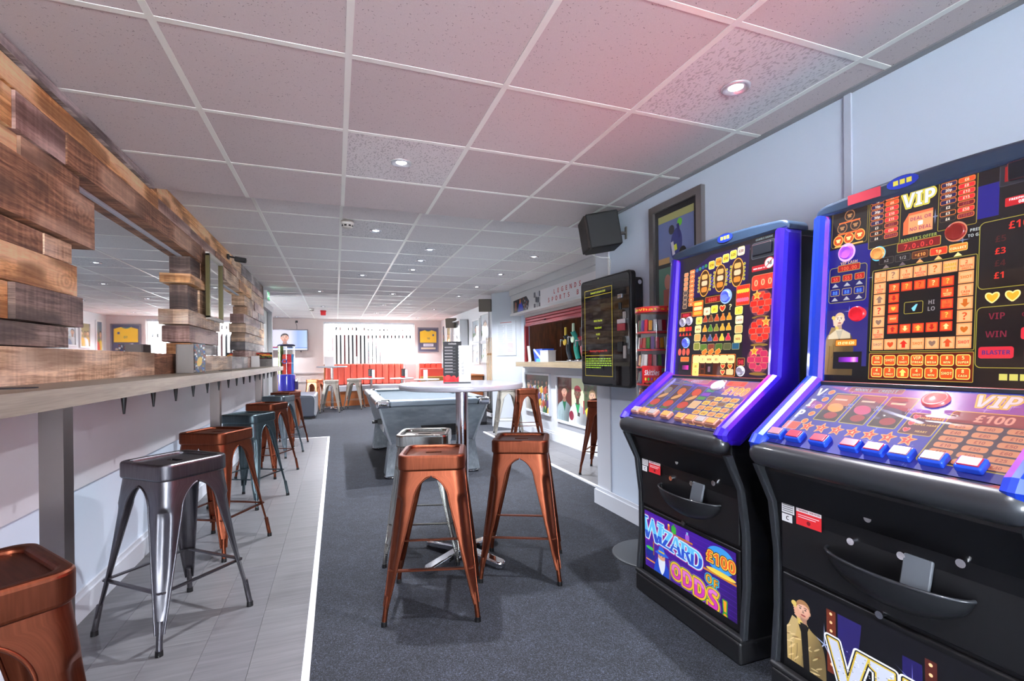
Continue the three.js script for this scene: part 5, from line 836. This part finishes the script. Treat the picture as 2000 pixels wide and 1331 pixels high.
const vipPoster = canvasTex(1024, 512, (g, w, h) => {
  g.fillStyle = '#07060c'; g.fillRect(0, 0, w, h); g.fillStyle = '#6a2a16'; g.fillRect(240, 60, 50, 330); g.fillStyle = '#241c5a'; g.beginPath(); g.moveTo(300, 60); g.lineTo(420, 60); g.lineTo(380, 420); g.lineTo(300, 420); g.fill(); g.fillStyle = '#4a1a12'; g.fillRect(690, 60, 46, 330); g.fillStyle = '#1c1450'; g.fillRect(600, 100, 80, 280);
  for (let i = 0; i < 7; i++) { disc(g, 264, 80 + i * 44, 8, '#ffc890'); disc(g, 712, 80 + i * 44, 8, '#ffc890'); } star(g, 226, 260, 120, 'rgba(200,215,255,0.8)', null, 5, 0.05); star(g, 640, 200, 90, 'rgba(170,180,255,0.6)', null, 6, 0.05);
  figure(g, 104, 138, 1.36, { shirt: '#c0a062', trim: '#171310', open: 2, skin: '#dca284', hair: '#a4744a', phone: 1 }); for (let i = 0; i < 46; i++) { const x = 4 + hash(i, 5, 1) * 190, y = 270 + hash(i, 6, 1) * 240; if (Math.abs(x - 108) < 22) continue; g.save(); g.translate(x, y); g.rotate(0.4 + hash(i, 7, 1) * 1.2); g.fillStyle = i % 3 ? 'rgba(240,216,160,0.6)' : 'rgba(110,78,36,0.6)'; g.beginPath(); g.ellipse(0, 0, 4, 22, 0, 0, 7); g.fill(); g.restore(); }
  g.fillStyle = '#171310'; g.beginPath(); g.moveTo(86, 212); g.lineTo(128, 212); g.lineTo(140, 512); g.lineTo(104, 512); g.fill();
  txt(g, 'VIP', 510, 330, 330, '#c8ccd8', { s: '#f0f2fa', lw: 44 }); txt(g, 'VIP', 510, 330, 330, '#d8b83a', { s: '#16141c', lw: 26 }); txt(g, 'VIP', 510, 330, 330, '#c9cddc', { s: '#d8b83a', lw: 14 }); for (let i = 0; i < 240; i++) { const x = 290 + hash(i, 1, 3) * 440, y = 215 + hash(i, 2, 3) * 230; g.fillStyle = i % 2 ? 'rgba(90,96,120,0.6)' : 'rgba(245,248,255,0.7)'; g.fillRect(x, y, 7, 4); }
});
const wizDisplay = canvasTex(900, 960, (g, w, h) => {
  g.fillStyle = '#1d1a1f'; g.fillRect(0, 0, w, h); g.fillStyle = '#24104a'; g.beginPath(); g.moveTo(170, 130); g.lineTo(330, 60); g.lineTo(680, 60); g.lineTo(680, 360); g.lineTo(170, 360); g.fill(); g.fillStyle = '#2a1230'; g.fillRect(660, 300, 230, 650);
  for (let i = 0; i < 8; i++) { rrect(g, 62, 150 + i * 36, 44, 30, 8, i < 4 ? '#d88a5a' : '#5a4a44', '#e8b890'); rrect(g, 124, 138 + i * 36, 52, 30, 8, '#e8642a', '#ffb070'); txt(g, ['£100', '£70', '£50', '£40', '£20', '£10', '£5', '£2'][i], 150, 154 + i * 36, 17, '#fff0b0'); }
  led(g, '8880', 46, 466, 120, 40, '#ff4050', '#7a1020'); disc(g, 72, 540, 30, '#4a7a6a', '#d8d4e0', 9); disc(g, 144, 534, 30, '#8a86a0', '#d8d4e0', 9); for (let i = 0; i < 4; i++) { rrect(g, 34 + i * 36, 580, 32, 34, 6, i < 2 ? '#f09a2a' : '#e0302a'); g.fillStyle = '#e8381e'; g.beginPath(); g.moveTo(36 + i * 36, 650); g.lineTo(66 + i * 36, 650); g.lineTo(51 + i * 36, 622); g.fill(); }
  disc(g, 118, 704, 36, '#4a3a9a', '#8ab0ff', 12); for (let i = 0; i < 3; i++) { g.fillStyle = '#d85a4a'; g.beginPath(); g.ellipse(54 + i * 46, 776, 19, 28, 0, 0, 7); g.fill(); } rrect(g, 70, 816, 90, 34, 4, '#e86a2a', '#ffb060'); g.fillStyle = '#0c0a12'; g.fillRect(54, 866, 110, 60); const pg = g.createLinearGradient(80, 0, 160, 0); pg.addColorStop(0, '#3a1040'); pg.addColorStop(1, '#ff3ab8'); g.fillStyle = pg; g.fillRect(90, 880, 70, 34);
  // reels
  for (let i = 0; i < 5; i++) { rrect(g, 318 + i * 66, 108 - i * 12, 56, 58, 12, ['#f0c83a', '#f09a2a', '#f8d84a', '#e8e04a', '#d8d0c8'][i], '#fff2b0', 4); txt(g, ['£70', '£100', '£50', '£25', '£20'][i], 346 + i * 66, 138 - i * 12, 24, '#7a2a10'); } for (let i = 0; i < 4; i++) disc(g, 200 + i * 30, 150 - i * 6, 14, i % 2 ? '#3a8a4a' : '#2a5a9a');
  for (let i = 0; i < 3; i++) { const x = 282 + i * 152, y = 262 - i * 14; g.fillStyle = '#4a2a10'; g.beginPath(); g.ellipse(x, y, 52, 98, 0, 0, 7); g.fill(); g.strokeStyle = '#f0a840'; g.lineWidth = 7; g.stroke(); for (let k = 0; k < 3; k++) rrect(g, x - 30, y - 68 + k * 48, 60, 40, 14, ['#e8b060', '#e8c8a0', '#f08a30'][k], '#7a4a20'); if (i < 2) { g.strokeStyle = '#8a7ae0'; g.lineWidth = 3; for (let k = 0; k < 4; k++) { g.beginPath(); g.moveTo(x + 54, y - 40 + k * 26); g.lineTo(x + 98, y - 46 + ((k + 1) % 4) * 26); g.stroke(); } } for (let k = 0; k < 5; k++) { disc(g, x - 58, y - 50 + k * 26, 9, '#a89a2a', '#e8e08a', 2); disc(g, x + 58, y - 50 + k * 26, 9, '#a89a2a', '#e8e08a', 2); } }
  led(g, '6880', 300, 372, 146, 46, '#ff5a4a', '#8a1010'); disc(g, 496, 388, 46, '#3a3a8a', '#9ac0ff', 14); rrect(g, 176, 388, 104, 116, 4, '#e85a1e', '#ffa040'); for (let i = 0; i < 3; i++) rrect(g, 186, 398 + i * 35, 84, 27, 8, ['#ffd060', '#f0e0a0', '#ffb040'][i]); rrect(g, 588, 330, 110, 136, 4, '#e0301e', '#ff9a40'); for (let i = 0; i < 5; i++) { disc(g, 604 + i * 19, 370, 14, '#f0c83a'); disc(g, 604 + i * 19, 430, 14, '#e86a8a'); }
  const L = (x, y, c, s, t) => { rrect(g, x, y, 62, 54, 10, c, '#fff0a0', 4); if (t) txt(g, t, x + 31, y + 28, 20, '#8a2a10'); };
  [[292, 450, '#f8e8c0', '£5'], [364, 442, '#f8e040', '£1'], [584, 474, '#f8d850', '?'], [216, 514, '#f8e060', '£2'], [210, 578, '#f8e8a0', 'WIN'], [208, 642, '#f0a860', ''], [206, 708, '#8a8a3a', ''], [592, 538, '#f8e8c8', 'CASH'], [590, 602, '#f0b070', ''], [588, 666, '#f0d080', 'NDS']].forEach(([x, y, c, t]) => L(x, y, c, 1, t)); heart(g, 470, 468, 26, '#e8381e', '#ffd890'); txt(g, '?', 540, 468, 54, '#f0e0a0');
  for (let i = 0; i < 3; i++) for (let j = 0; j < 5; j++) { const x = 310 + j * 56, y = 534 + i * 72, c = [['#b8422a', '#8a4a2a', '#d0502a', '#e8762a', '#e8962a'], ['#e8a02a', '#4a8a2a', '#8a8a2a', '#d8a83a', '#f0a02a'], ['#c8502a', '#4a5a9a', '#c83a2a', '#f0c83a', '#d82a4a']][i][j]; g.fillStyle = c; g.beginPath(); g.moveTo(x - 8, y - 26); g.lineTo(x + 8, y - 26); g.lineTo(x + 10, y - 10); g.quadraticCurveTo(x + 26, y + 4, x + 22, y + 24); g.lineTo(x - 22, y + 24); g.quadraticCurveTo(x - 26, y + 4, x - 10, y - 10); g.fill(); g.strokeStyle = '#e8c890'; g.lineWidth = 2; g.stroke(); }
  for (let i = 0; i < 5; i++) rrect(g, 276 + i * 74, 722, 62, 44, 6, ['#5a7a2a', '#8a3a2a', '#4a6a2a', '#5a5a3a', '#2a5a7a'][i], '#a8a86a'); for (let i = 0; i < 3; i++) { g.save(); g.translate(318 + i * 64, 780); g.rotate(-0.5); rrect(g, -26, -16, 52, 32, 8, '#f0782a', '#ffd070'); g.restore(); }
  rrect(g, 196, 800, 410, 150, 4, '#4a1c0c', '#e87a2a', 5); for (let j = 0; j < 6; j++) L(206 + j * 66, 806, '#f8d890', 1, ['', '?', 'WIN', '£5', '', 'NDS'][j]); for (let i = 0; i < 2; i++) { L(206, 858 + i * 46, '#f8d870', 1, i ? '?' : '£1'); heart(g, 500, 882 + i * 42, 20, '#e8381e', '#ffe080'); } heart(g, 564, 882, 20, '#f0582a', '#ffe080'); rrect(g, 532, 902, 62, 40, 8, '#f0c890'); g.fillStyle = '#160e10'; g.fillRect(338, 868, 70, 76); g.fillStyle = '#7a5a6a'; g.fillRect(360, 886, 24, 40); rrect(g, 286, 868, 40, 34, 4, '#2a1210', '#7a3a2a'); rrect(g, 286, 908, 40, 34, 4, '#2a1210', '#7a3a2a');
  // right column
  rrect(g, 700, 66, 170, 104, 12, '#2c3038', '#5a606a', 5); g.fillStyle = '#8a6a78'; g.fillRect(722, 86, 46, 62); g.fillStyle = '#5a2030'; g.fillRect(780, 86, 46, 62); txt(g, 'GAMBLE AWARE', 790, 46, 17, '#8aa0a0'); rrect(g, 706, 218, 120, 38, 4, '#c01c2a'); txt(g, '0808 8020 133', 766, 238, 15, '#fff'); disc(g, 838, 216, 36, '#d8dcd8', '#c02030', 5); txt(g, '18', 838, 216, 34, '#2a2a2a'); g.strokeStyle = '#c02030'; g.lineWidth = 5; g.beginPath(); g.moveTo(814, 240); g.lineTo(862, 192); g.stroke();
  rrect(g, 712, 284, 168, 98, 20, '#e8301e', '#ff8a5a', 4); for (let i = 0; i < 3; i++) { rrect(g, 722 + i * 52, 294, 46, 78, 14, '#f0402a'); txt(g, '0', 745 + i * 52, 334, 56, '#ffb080'); }
  [470, 650, 838].forEach((y, q) => { const x = 790; disc(g, x, y, 90, '#6a3448', '#3a1c2c', 4); for (let i = 0; i < 9; i++) { const a = i / 8 * 6.283, rr0 = i === 8 ? 0 : 56; rrect(g, x + Math.cos(a) * rr0 - 27, y + Math.sin(a) * rr0 - 19, 54, 38, 12, q === 2 ? '#c82a5a' : i % 3 ? '#e0281e' : '#f03a2a', '#ff8a6a', 2); } star(g, x + (q === 1 ? 44 : -34), y - 56, 30, '#f08a2a', '#ffc860'); g.fillStyle = '#8a6a2a'; g.beginPath(); g.ellipse(x, y + 92, 66, 10, 0, 0, 7); g.fill(); });
  led(g, '98', 622, 826, 62, 52, '#ff3a4a', '#6a1020'); disc(g, 654, 914, 32, '#6a5a8a', '#d8d4e0', 9);
});
const wizDeck = canvasTex(900, 400, (g, w, h) => {
  g.fillStyle = '#3a3a86'; g.fillRect(0, 0, w, h); g.fillStyle = '#6a6468'; g.fillRect(0, 0, 300, 190); led(g, 'CREDIT', 180, 8, 250, 40, '#2ac8d8', '#0a6a7a'); rrect(g, 30, 6, 110, 44, 6, '#4a4a52', '#8a8a90'); disc(g, 540, 36, 34, '#8a7a8a', '#e0dce8', 9); led(g, '8888', 600, 12, 150, 40, '#ff6a4a', '#c01c1c');
  for (let i = 0; i < 3; i++) { const x = 60 + i * 150; rrect(g, x, 70, 112, 230, 6, '#5a3a34', '#4a5ad0', 7); g.fillStyle = ['#8a7a70', '#d86a2a', '#e0481e'][i]; g.beginPath(); g.ellipse(x + 56, 130, 44, 30, 0.4, 0, 7); g.fill(); g.fillStyle = '#e8a860'; g.beginPath(); g.ellipse(x + 62, 182, 42, 18, -0.5, 0, 7); g.fill(); g.fillStyle = '#d83a14'; g.beginPath(); g.ellipse(x + 50, 246, 46, 30, 0, 0, 7); g.fill(); g.fillStyle = '#3a7a2a'; g.fillRect(x + 20, 276, 60, 14); }
  for (let i = 0; i < 26; i++) disc(g, (i * 97) % 520, 300 + (i * 31) % 60, 10, ['#3a8a3a', '#8a3ac8', '#d8a02a', '#2a6ad0'][i % 4]); txt(g, '£100', 730, 96, 84, '#ff9a2a', { s: '#ffe080', lw: 8 });
  for (let i = 0; i < 6; i++) for (let j = 0; j < 5; j++) { if (i === 0 && j > 3) continue; const lit = (i * 3 + j * 2) % 7 !== 0; rrect(g, 560 + j * 66, 150 + i * 40, 58, 32, 10, lit ? ['#ffb03a', '#ffd04a', '#ffa860'][(i + j) % 3] : '#7a5a34', '#ffe8a0', 2); txt(g, ['£5', '£10', '£2', '£25', '£40'][(i + j) % 5], 589 + j * 66, 167 + i * 40, 20, '#a84a10'); } rrect(g, 486, 90, 70, 26, 4, '#3a9a5a'); rrect(g, 480, 126, 70, 26, 4, '#8a3ad0'); rrect(g, 474, 160, 70, 26, 4, '#4a9a3a'); rrect(g, 470, 200, 76, 60, 6, '#f0c08a', '#fff0c0');
});
const wizPoster = canvasTex(1024, 600, (g, w, h) => {
  const bg = g.createLinearGradient(0, 0, w, h); bg.addColorStop(0, '#4a1a9a'); bg.addColorStop(0.6, '#3a128a'); bg.addColorStop(1, '#2a0c5a'); g.fillStyle = bg; g.fillRect(0, 0, w, h); g.strokeStyle = 'rgba(110,50,190,0.6)'; g.lineWidth = 3; for (let y = 30; y < h; y += 42) { g.beginPath(); g.moveTo(0, y); g.lineTo(w, y + 14); g.stroke(); }
  g.fillStyle = '#c87a24'; g.fillRect(270, 96, 330, 16); g.fillRect(700, 240, 324, 18); g.fillStyle = '#2fae3a'; rrect(g, 356, 30, 56, 66, 10, '#2fae3a'); g.fillRect(374, 12, 20, 24); rrect(g, 520, 44, 44, 52, 10, '#a85ac8'); g.fillStyle = '#8ac8e0'; g.fillRect(532, 24, 20, 24); g.fillStyle = '#e8641e'; g.fillRect(310, 50, 26, 46); disc(g, 323, 40, 12, '#ffd04a');
  // coin bowl and prize
  g.fillStyle = '#3a9ae0'; g.beginPath(); g.ellipse(880, 120, 138, 104, 0, 0, 7); g.fill(); g.fillStyle = '#f0d04a'; g.beginPath(); g.ellipse(880, 226, 140, 20, 0, 0, 7); g.fill(); txt(g, '£100', 880, 126, 126, '#f07a1e', { s: '#5a1a10', lw: 26 }); txt(g, '£100', 880, 126, 126, '#e8601e', { s: '#f8d84a', lw: 13 });
  // robed old man with pointed hat stirring a pot
  g.fillStyle = '#1c2a8a'; g.beginPath(); g.ellipse(70, 400, 66, 58, 0, 0, 7); g.fill(); g.fillStyle = '#3ac84a'; g.beginPath(); g.ellipse(70, 350, 56, 16, 0, 0, 7); g.fill(); g.fillStyle = '#e8a02a'; g.fillRect(10, 462, 120, 14);
  g.fillStyle = '#1f4ac0'; g.beginPath(); g.moveTo(110, 600); g.quadraticCurveTo(120, 400, 210, 390); g.quadraticCurveTo(330, 400, 350, 600); g.fill(); g.fillStyle = '#e0a07a'; g.beginPath(); g.ellipse(222, 372, 46, 44, 0, 0, 7); g.fill(); g.fillStyle = '#e8eef6'; g.beginPath(); g.moveTo(176, 390); g.quadraticCurveTo(180, 500, 226, 540); g.quadraticCurveTo(272, 490, 268, 390); g.quadraticCurveTo(222, 420, 176, 390); g.fill(); g.fillStyle = '#2a6ad8'; g.beginPath(); g.moveTo(130, 352); g.quadraticCurveTo(222, 380, 320, 346); g.quadraticCurveTo(260, 322, 256, 300); g.lineTo(214, 232); g.lineTo(186, 308); g.quadraticCurveTo(176, 336, 130, 352); g.fill(); g.fillStyle = '#d8b02a'; g.fillRect(184, 322, 76, 14); g.fillStyle = '#1c1410'; disc(g, 206, 368, 5, '#1c1410'); disc(g, 240, 368, 5, '#1c1410'); g.fillStyle = '#a86a3a'; g.fillRect(110, 270, 14, 130); g.fillRect(318, 360, 12, 200);
  // titles, letter by letter along a gentle arc
  const arcText = (s, x, y, d, dy, px, f, st, lw, rot) => [...s].forEach((c, i) => { g.save(); g.translate(x + i * d, y + i * dy); g.rotate(rot); txt(g, c, 0, 0, px * (1 - i * 0.012), f, { s: st, lw, f: 'serif' }); g.restore(); });
  const WZ = [[96, 165, 290], [212, 176, 236], [300, 186, 222], [408, 198, 214], [520, 208, 206], [632, 220, 206]], wz = (f, st, lw) => [...'WIZARD'].forEach((c, i) => { const [x, y, px] = WZ[i]; g.save(); g.translate(x, y); g.rotate(0.05); txt(g, c, 0, 0, px, f, { s: st, lw, f: 'serif' }); g.restore(); });
  wz('#2a7ad8', '#c02a8a', 36); wz('#2a7ad8', '#c4f2ff', 22); wz('#2a54cc', null, 1); g.save(); g.beginPath(); g.rect(0, 70, 760, 120); g.clip(); wz('#62c4f2', null, 1); g.restore();
  const OD = [[404, 430, 168], [530, 440, 180], [662, 452, 194], [800, 470, 214]], od = (f, st, lw) => [...'ODDS'].forEach((c, i) => txt(g, c, OD[i][0], OD[i][1], OD[i][2], f, { s: st, lw }));
  od('#c83ac0', '#b43ad0', 62); od('#c83ac0', '#3a9a2a', 52); od('#c83ac0', '#f0b82a', 38); od('#d43ab8', '#7a1c7a', 8); g.save(); g.beginPath(); g.rect(330, 340, 560, 90); g.clip(); od('#e27ad2', null, 1); g.restore(); txt(g, '!', 916, 486, 180, '#f09a1e', { s: '#3a9a2a', lw: 20 });
  const of = (st, lw) => { txt(g, 'O', 764, 318, 92, '#f0a81e', { s: st, lw }); txt(g, 'F', 832, 330, 92, '#f0a81e', { s: st, lw }); }; of('#3ac0d0', 26); of('#6a2a10', 10);
});
function slotMachine(dC, W, o) {
  // local frame: x to the player's right, z towards the player, y up; back stands at the right wall
  const t = thing('slot_machine', o.label, 'slot machine', [RW - 0.02, 0, dC], -Math.PI / 2, 'slot machines against the right wall');
  const hw = W / 2, dark = M(0x0c0c0e, { roughness: 0.3 }), rim = M(0x26282c, { roughness: 0.32, clearcoat: 0.4 }), paint = M(o.color, { clearcoat: 1, clearcoatRoughness: 0.06, roughness: 0.35, metalness: 0.25 });
  const prof = (pts, w, bev = 0.006) => extr(shapeOf(pts.map(([z, y]) => [z, y])), w - 2 * bev, bev, 2).translate(0, 0, -(w - 2 * bev) / 2).rotateY(-Math.PI / 2);   // (z, y) outline swept along x
  // after rotateY(-90) the outline's first axis points to +z
  part('cabinet', prof([[0.02, 0.02], [0.54, 0.02], [0.525, 0.3], [0.525, 0.5], [0.545, 0.68], [0.6, 0.8], [0.6, 0.86], [0.33, 1.06], [0.27, 1.7], [0.02, 1.7]], W - 0.03), dark, t);
  part('plinth', rbox(W - 0.02, 0.09, 0.56, 0.012, 0, 0.046, 0.29), M(0x141416, { roughness: 0.4 }), t);
  part('plinth_edge', rbox(W - 0.01, 0.02, 0.03, 0.008, 0, 0.1, 0.555), M_blackSoft, t);
  for (const s of [-1, 1]) part('front_flange', prof([[0.535, 0.1], [0.56, 0.1], [0.542, 0.3], [0.542, 0.5], [0.565, 0.68], [0.635, 0.82], [0.6, 0.82], [0.54, 0.68], [0.515, 0.5], [0.515, 0.3]], 0.024, 0.005), rim, t, s * (hw - 0.014));
  // service doors
  part('lower_door', rbox(W - 0.075, 0.34, 0.02, 0.006, 0, 0.265, 0.527), M(0x101012, { roughness: 0.35 }), t); const po = part('poster', new THREE.PlaneGeometry(W - 0.11, 0.315), M(0xffffff, { map: o.poster, emissive: 0xffffff, emissiveMap: o.poster, emissiveIntensity: 0.12, clearcoat: 0.8, clearcoatRoughness: 0.1, roughness: 0.4 }), t, 0, 0.262, 0.5385); po.rotation.x = 0.012;
  part('upper_door', rbox(W - 0.075, 0.24, 0.016, 0.006, 0, 0.57, 0.532), M(0x121214, { roughness: 0.35 }), t);
  // payout tray: half bowl with rim
  const bowl = (() => { const g = new THREE.SphereGeometry(1, 32, 12, 0, Math.PI, Math.PI / 2, Math.PI / 2); g.scale(0.19, 0.1, 0.075); return g; })();
  const tr = part('payout_tray', bowl, M(0x1a1b1e, { roughness: 0.35 }), t, 0.03, 0.585, 0.54); const ar = []; for (let i = 0; i <= 24; i++) { const a = i / 24 * Math.PI; ar.push(v3(Math.cos(a) * 0.19, 0, Math.sin(a) * 0.075)); } part('tray_rim', tube(ar, 0.005, 48, 8), rim, tr); part('coin_guard', rbox(0.07, 0.085, 0.012, 0.004, 0.07, 0.02, 0.018), M(0x54585e, { roughness: 0.45 }), tr).rotation.x = -0.25;
  for (const [x, y, z] of [[-0.02, 0.72, 0.556], [0.2, 0.675, 0.55], [0.0, 0.445, 0.542], [-0.08, 0.63, 0.543], [0.06, 0.64, 0.543]]) part('lock', cyl(0.011, 0.011, 0.016, 16).rotateX(Math.PI / 2), M_chrome, t, x, y, z);
  const sx = canvasTex(256, 128, (g, w, h) => { g.fillStyle = '#101012'; g.fillRect(0, 0, w, h); g.fillStyle = '#dcdcdc'; g.fillRect(2, 2, 84, 70); g.fillRect(2, 78, 70, 46); txt(g, 'C', 40, 100, 34, '#111'); g.fillStyle = '#555'; for (let y = 10; y < 70; y += 12) g.fillRect(8, y, 70, 4); g.fillStyle = '#d0242a'; g.fillRect(98, 4, 156, 112); g.fillStyle = '#f0e8e8'; g.fillRect(98, 14, 156, 26); txt(g, 'GAMING SERVICES', 180, 28, 15, '#8a2028'); g.fillStyle = '#f0d0d0'; g.fillRect(110, 54, 130, 5); g.fillRect(110, 66, 110, 5); disc(g, 176, 92, 12, '#7a1018'); });
  part('sticker', new THREE.PlaneGeometry(0.15, 0.075), M(0xffffff, { map: sx, roughness: 0.5 }), t, -hw + 0.12, 0.655, 0.5455);
  part('speaker_slots', (() => { const a = []; for (let i = 0; i < 10; i++) for (let j = 0; j < 3; j++) a.push(box(0.006, 0.005, 0.004, i * 0.012, j * 0.011, 0)); return a; })(), M(0x2e3034), t, -0.13, 0.775, 0.585).rotation.x = -0.4;
  // button deck: bullnose, sloping glass, painted side rails
  const nose = part('deck_nose', (() => { const g = new THREE.CapsuleGeometry(0.042, W - 0.084, 8, 24).rotateZ(Math.PI / 2); g.scale(1, 1, 0.85); return g; })(), rim, t, 0, 0.862, 0.632);
  const zf = 0.625, yf = 0.905, zb = 0.355, yb = 1.095, dl = Math.hypot(zf - zb, yb - yf), sl = Math.atan2(yb - yf, zf - zb);
  const gw = W - 0.1, deck = new THREE.Group(); deck.name = 'button_deck'; deck.position.set(0, (yf + yb) / 2, (zf + zb) / 2); deck.rotation.x = -(Math.PI / 2 - sl); t.add(deck);
  part('deck_panel', box(gw + 0.02, dl, 0.02, 0, 0, -0.012), dark, deck);
  part('deck_glass', new THREE.PlaneGeometry(gw, dl), M(0x5c5c5c, { map: o.deck, emissive: 0xffffff, emissiveMap: o.deck, emissiveIntensity: o.glow * 0.42, clearcoat: 1, clearcoatRoughness: 0.01, roughness: 0.75 }), deck, 0, 0, 0.0005);
  for (const [x, kind] of o.buttons) {
    const b = part('button', rbox(0.056, 0.042, 0.022, 0.006, 0, 0, 0.011), M(o.bcol, { transmission: 0.25, roughness: 0.15, thickness: 0 }), deck, x * gw, -dl / 2 + 0.036, 0);
    part('button_cap', rbox(0.044, 0.03, 0.005, 0.002, 0, 0, 0.0232), M(kind ? o.cap2 : o.cap, { emissive: kind ? o.cap2 : o.cap, emissiveIntensity: 0.5, roughness: 0.3 }), b);
  }
  part('round_button', lathe([[0.0001, 0.016], [0.02, 0.014], [0.026, 0.008], [0.028, 0.011], [0.032, 0.009], [0.034, 0]], 28).rotateX(Math.PI / 2), M(o.round, { roughness: 0.25, emissive: o.round, emissiveIntensity: 0.25 }), deck, o.rx * gw, dl / 2 - 0.05, 0);
  // side rails follow deck and display
  const rail = [[0.645, 0.862], [0.66, 0.9], [0.64, 0.93], [0.375, 1.125], [0.325, 1.72], [0.22, 1.72], [0.24, 1.08], [0.56, 0.85]];
  for (const s of [-1, 1]) part('side_rail', prof(rail, 0.058, 0.022), paint, t, s * (hw - 0.028));
  // display: leans back a little
  const y0 = 1.105, y1 = 1.735, z0 = 0.345, z1 = 0.295, dh = Math.hypot(y1 - y0, z1 - z0), lean = Math.atan2(z0 - z1, y1 - y0), dw = W - 0.1;
  part('display_glass', new THREE.PlaneGeometry(dw, dh), M(0x202024, { map: o.display, emissive: 0xffffff, emissiveMap: o.display, emissiveIntensity: o.glow, clearcoat: 1, clearcoatRoughness: 0.03, roughness: 0.35 }), t, 0, (y0 + y1) / 2, (z0 + z1) / 2).rotation.x = -lean;
  for (const [x, y, r, c] of o.studs) part('lamp_button', lathe([[0.0001, 0.006], [r * 0.62, 0.006], [r * 0.7, 0.008], [r * 0.85, 0.007], [r * 0.9, 0]], 24).rotateX(Math.PI / 2), M(c, { roughness: 0.2, emissive: c, emissiveIntensity: 0.3 }), t, (x - 0.5) * dw, y1 - y * (y1 - y0), z1 + y * (z0 - z1) + 0.001);
  part('coin_panel', rbox(0.1, 0.05, 0.02, 0.005, (o.coin[0] - 0.5) * dw, y1 - o.coin[1] * (y1 - y0), z1 + 0.006), M(0x1d2026, { roughness: 0.35 }), t);
  part('hinge_strip', rbox(dw + 0.02, 0.014, 0.02, 0.004, 0, 1.1, 0.35), rim, t);
  // cap: shallow arch with rounded shoulders
  const cap = new THREE.Shape(); cap.moveTo(-hw, 0); cap.lineTo(-hw, 0.012); cap.quadraticCurveTo(-hw, 0.04, -hw + 0.05, 0.046); cap.quadraticCurveTo(0, 0.075, hw - 0.05, 0.046); cap.quadraticCurveTo(hw, 0.04, hw, 0.012); cap.lineTo(hw, 0); cap.closePath();
  part('top_cap', extr(cap, 0.094, 0.012, 3, 16), M(0x2a3a4e, { roughness: 0.3, clearcoat: 0.5 }), t, 0, 1.715, 0.2);
  const bx = canvasTex(128, 64, (g) => { g.fillStyle = '#1c34a8'; g.beginPath(); g.ellipse(64, 32, 62, 30, 0, 0, 7); g.fill(); for (let i = 0; i < 3; i++) { g.fillStyle = '#e8d84a'; g.fillRect(28 + i * 26, 18, 20, 24); } });
  part('cap_badge', new THREE.CircleGeometry(0.03, 24).scale(1.6, 0.7, 1), M(0xffffff, { map: bx, roughness: 0.4 }), t, o.badge, 1.755, 0.3075); if (o.tag) part('cap_label', new THREE.PlaneGeometry(0.11, 0.034), M(0xb8283a, { roughness: 0.5 }), t, o.tag, 1.748, 0.3075);
  part('rear_box', rbox(W - 0.05, 0.62, 0.2, 0.008, 0, 1.42, 0.115), M(0x16201e, { roughness: 0.4 }), t);
  // light given off by the lit glass
  const l = new THREE.RectAreaLight(o.light, o.power, dw, dh); l.name = 'display_light'; const X = RW - 0.02 - (z0 + z1) / 2 - 0.008; l.position.set(X, (y0 + y1) / 2, -dC); l.lookAt(X - 1, (y0 + y1) / 2 + Math.tan(lean), -dC); scene.add(l);
  return t;
}
slotMachine(1.785, 0.71, { label: 'purple sided slot machine with WIZARD OF ODDS poster, farther from the camera', color: 0x2f12a8, display: wizDisplay, deck: wizDeck, poster: wizPoster, glow: 1.2, bcol: 0xc08878, cap: 0xa06a3a, cap2: 0x7a7474, round: 0xa898a8, rx: 0.1, light: 0xff3418, power: 3.4, badge: 0.02,
  buttons: [[-0.44, 1], [-0.33, 0], [-0.22, 1], [-0.06, 0], [0.1, 0], [0.21, 0], [0.31, 1], [0.41, 0]], studs: [[0.08, 0.562, 0.022, '#9a96a8'], [0.16, 0.556, 0.022, '#9a96a8'], [0.13, 0.733, 0.026, '#5a6ae0'], [0.551, 0.404, 0.032, '#5a6ae0'], [0.727, 0.952, 0.022, '#9a96a8']], coin: [0.87, 0.12] });
slotMachine(0.945, 0.74, { label: 'blue sided slot machine with large VIP poster, nearest the camera', color: 0x1238b8, display: vipDisplay, deck: vipDeck, poster: vipPoster, glow: 1.2, bcol: 0x2450d8, cap: 0x8c2438, cap2: 0x7c5a66, round: 0xc05a5a, rx: 0.1, light: 0xff3a1c, power: 3.4, badge: -0.07, tag: -0.19,
  buttons: [[-0.455, 1], [-0.345, 0], [-0.21, 0], [-0.06, 0], [0.045, 0], [0.15, 1], [0.265, 1], [0.385, 0]], studs: [[0.109, 0.268, 0.028, '#a050e0'], [0.276, 0.31, 0.024, '#d08a4a'], [0.611, 0.279, 0.028, '#7a2420'], [0.182, 0.623, 0.03, '#c01c28']], coin: [0.87, 0.07] });

renderer.render(scene, camera);
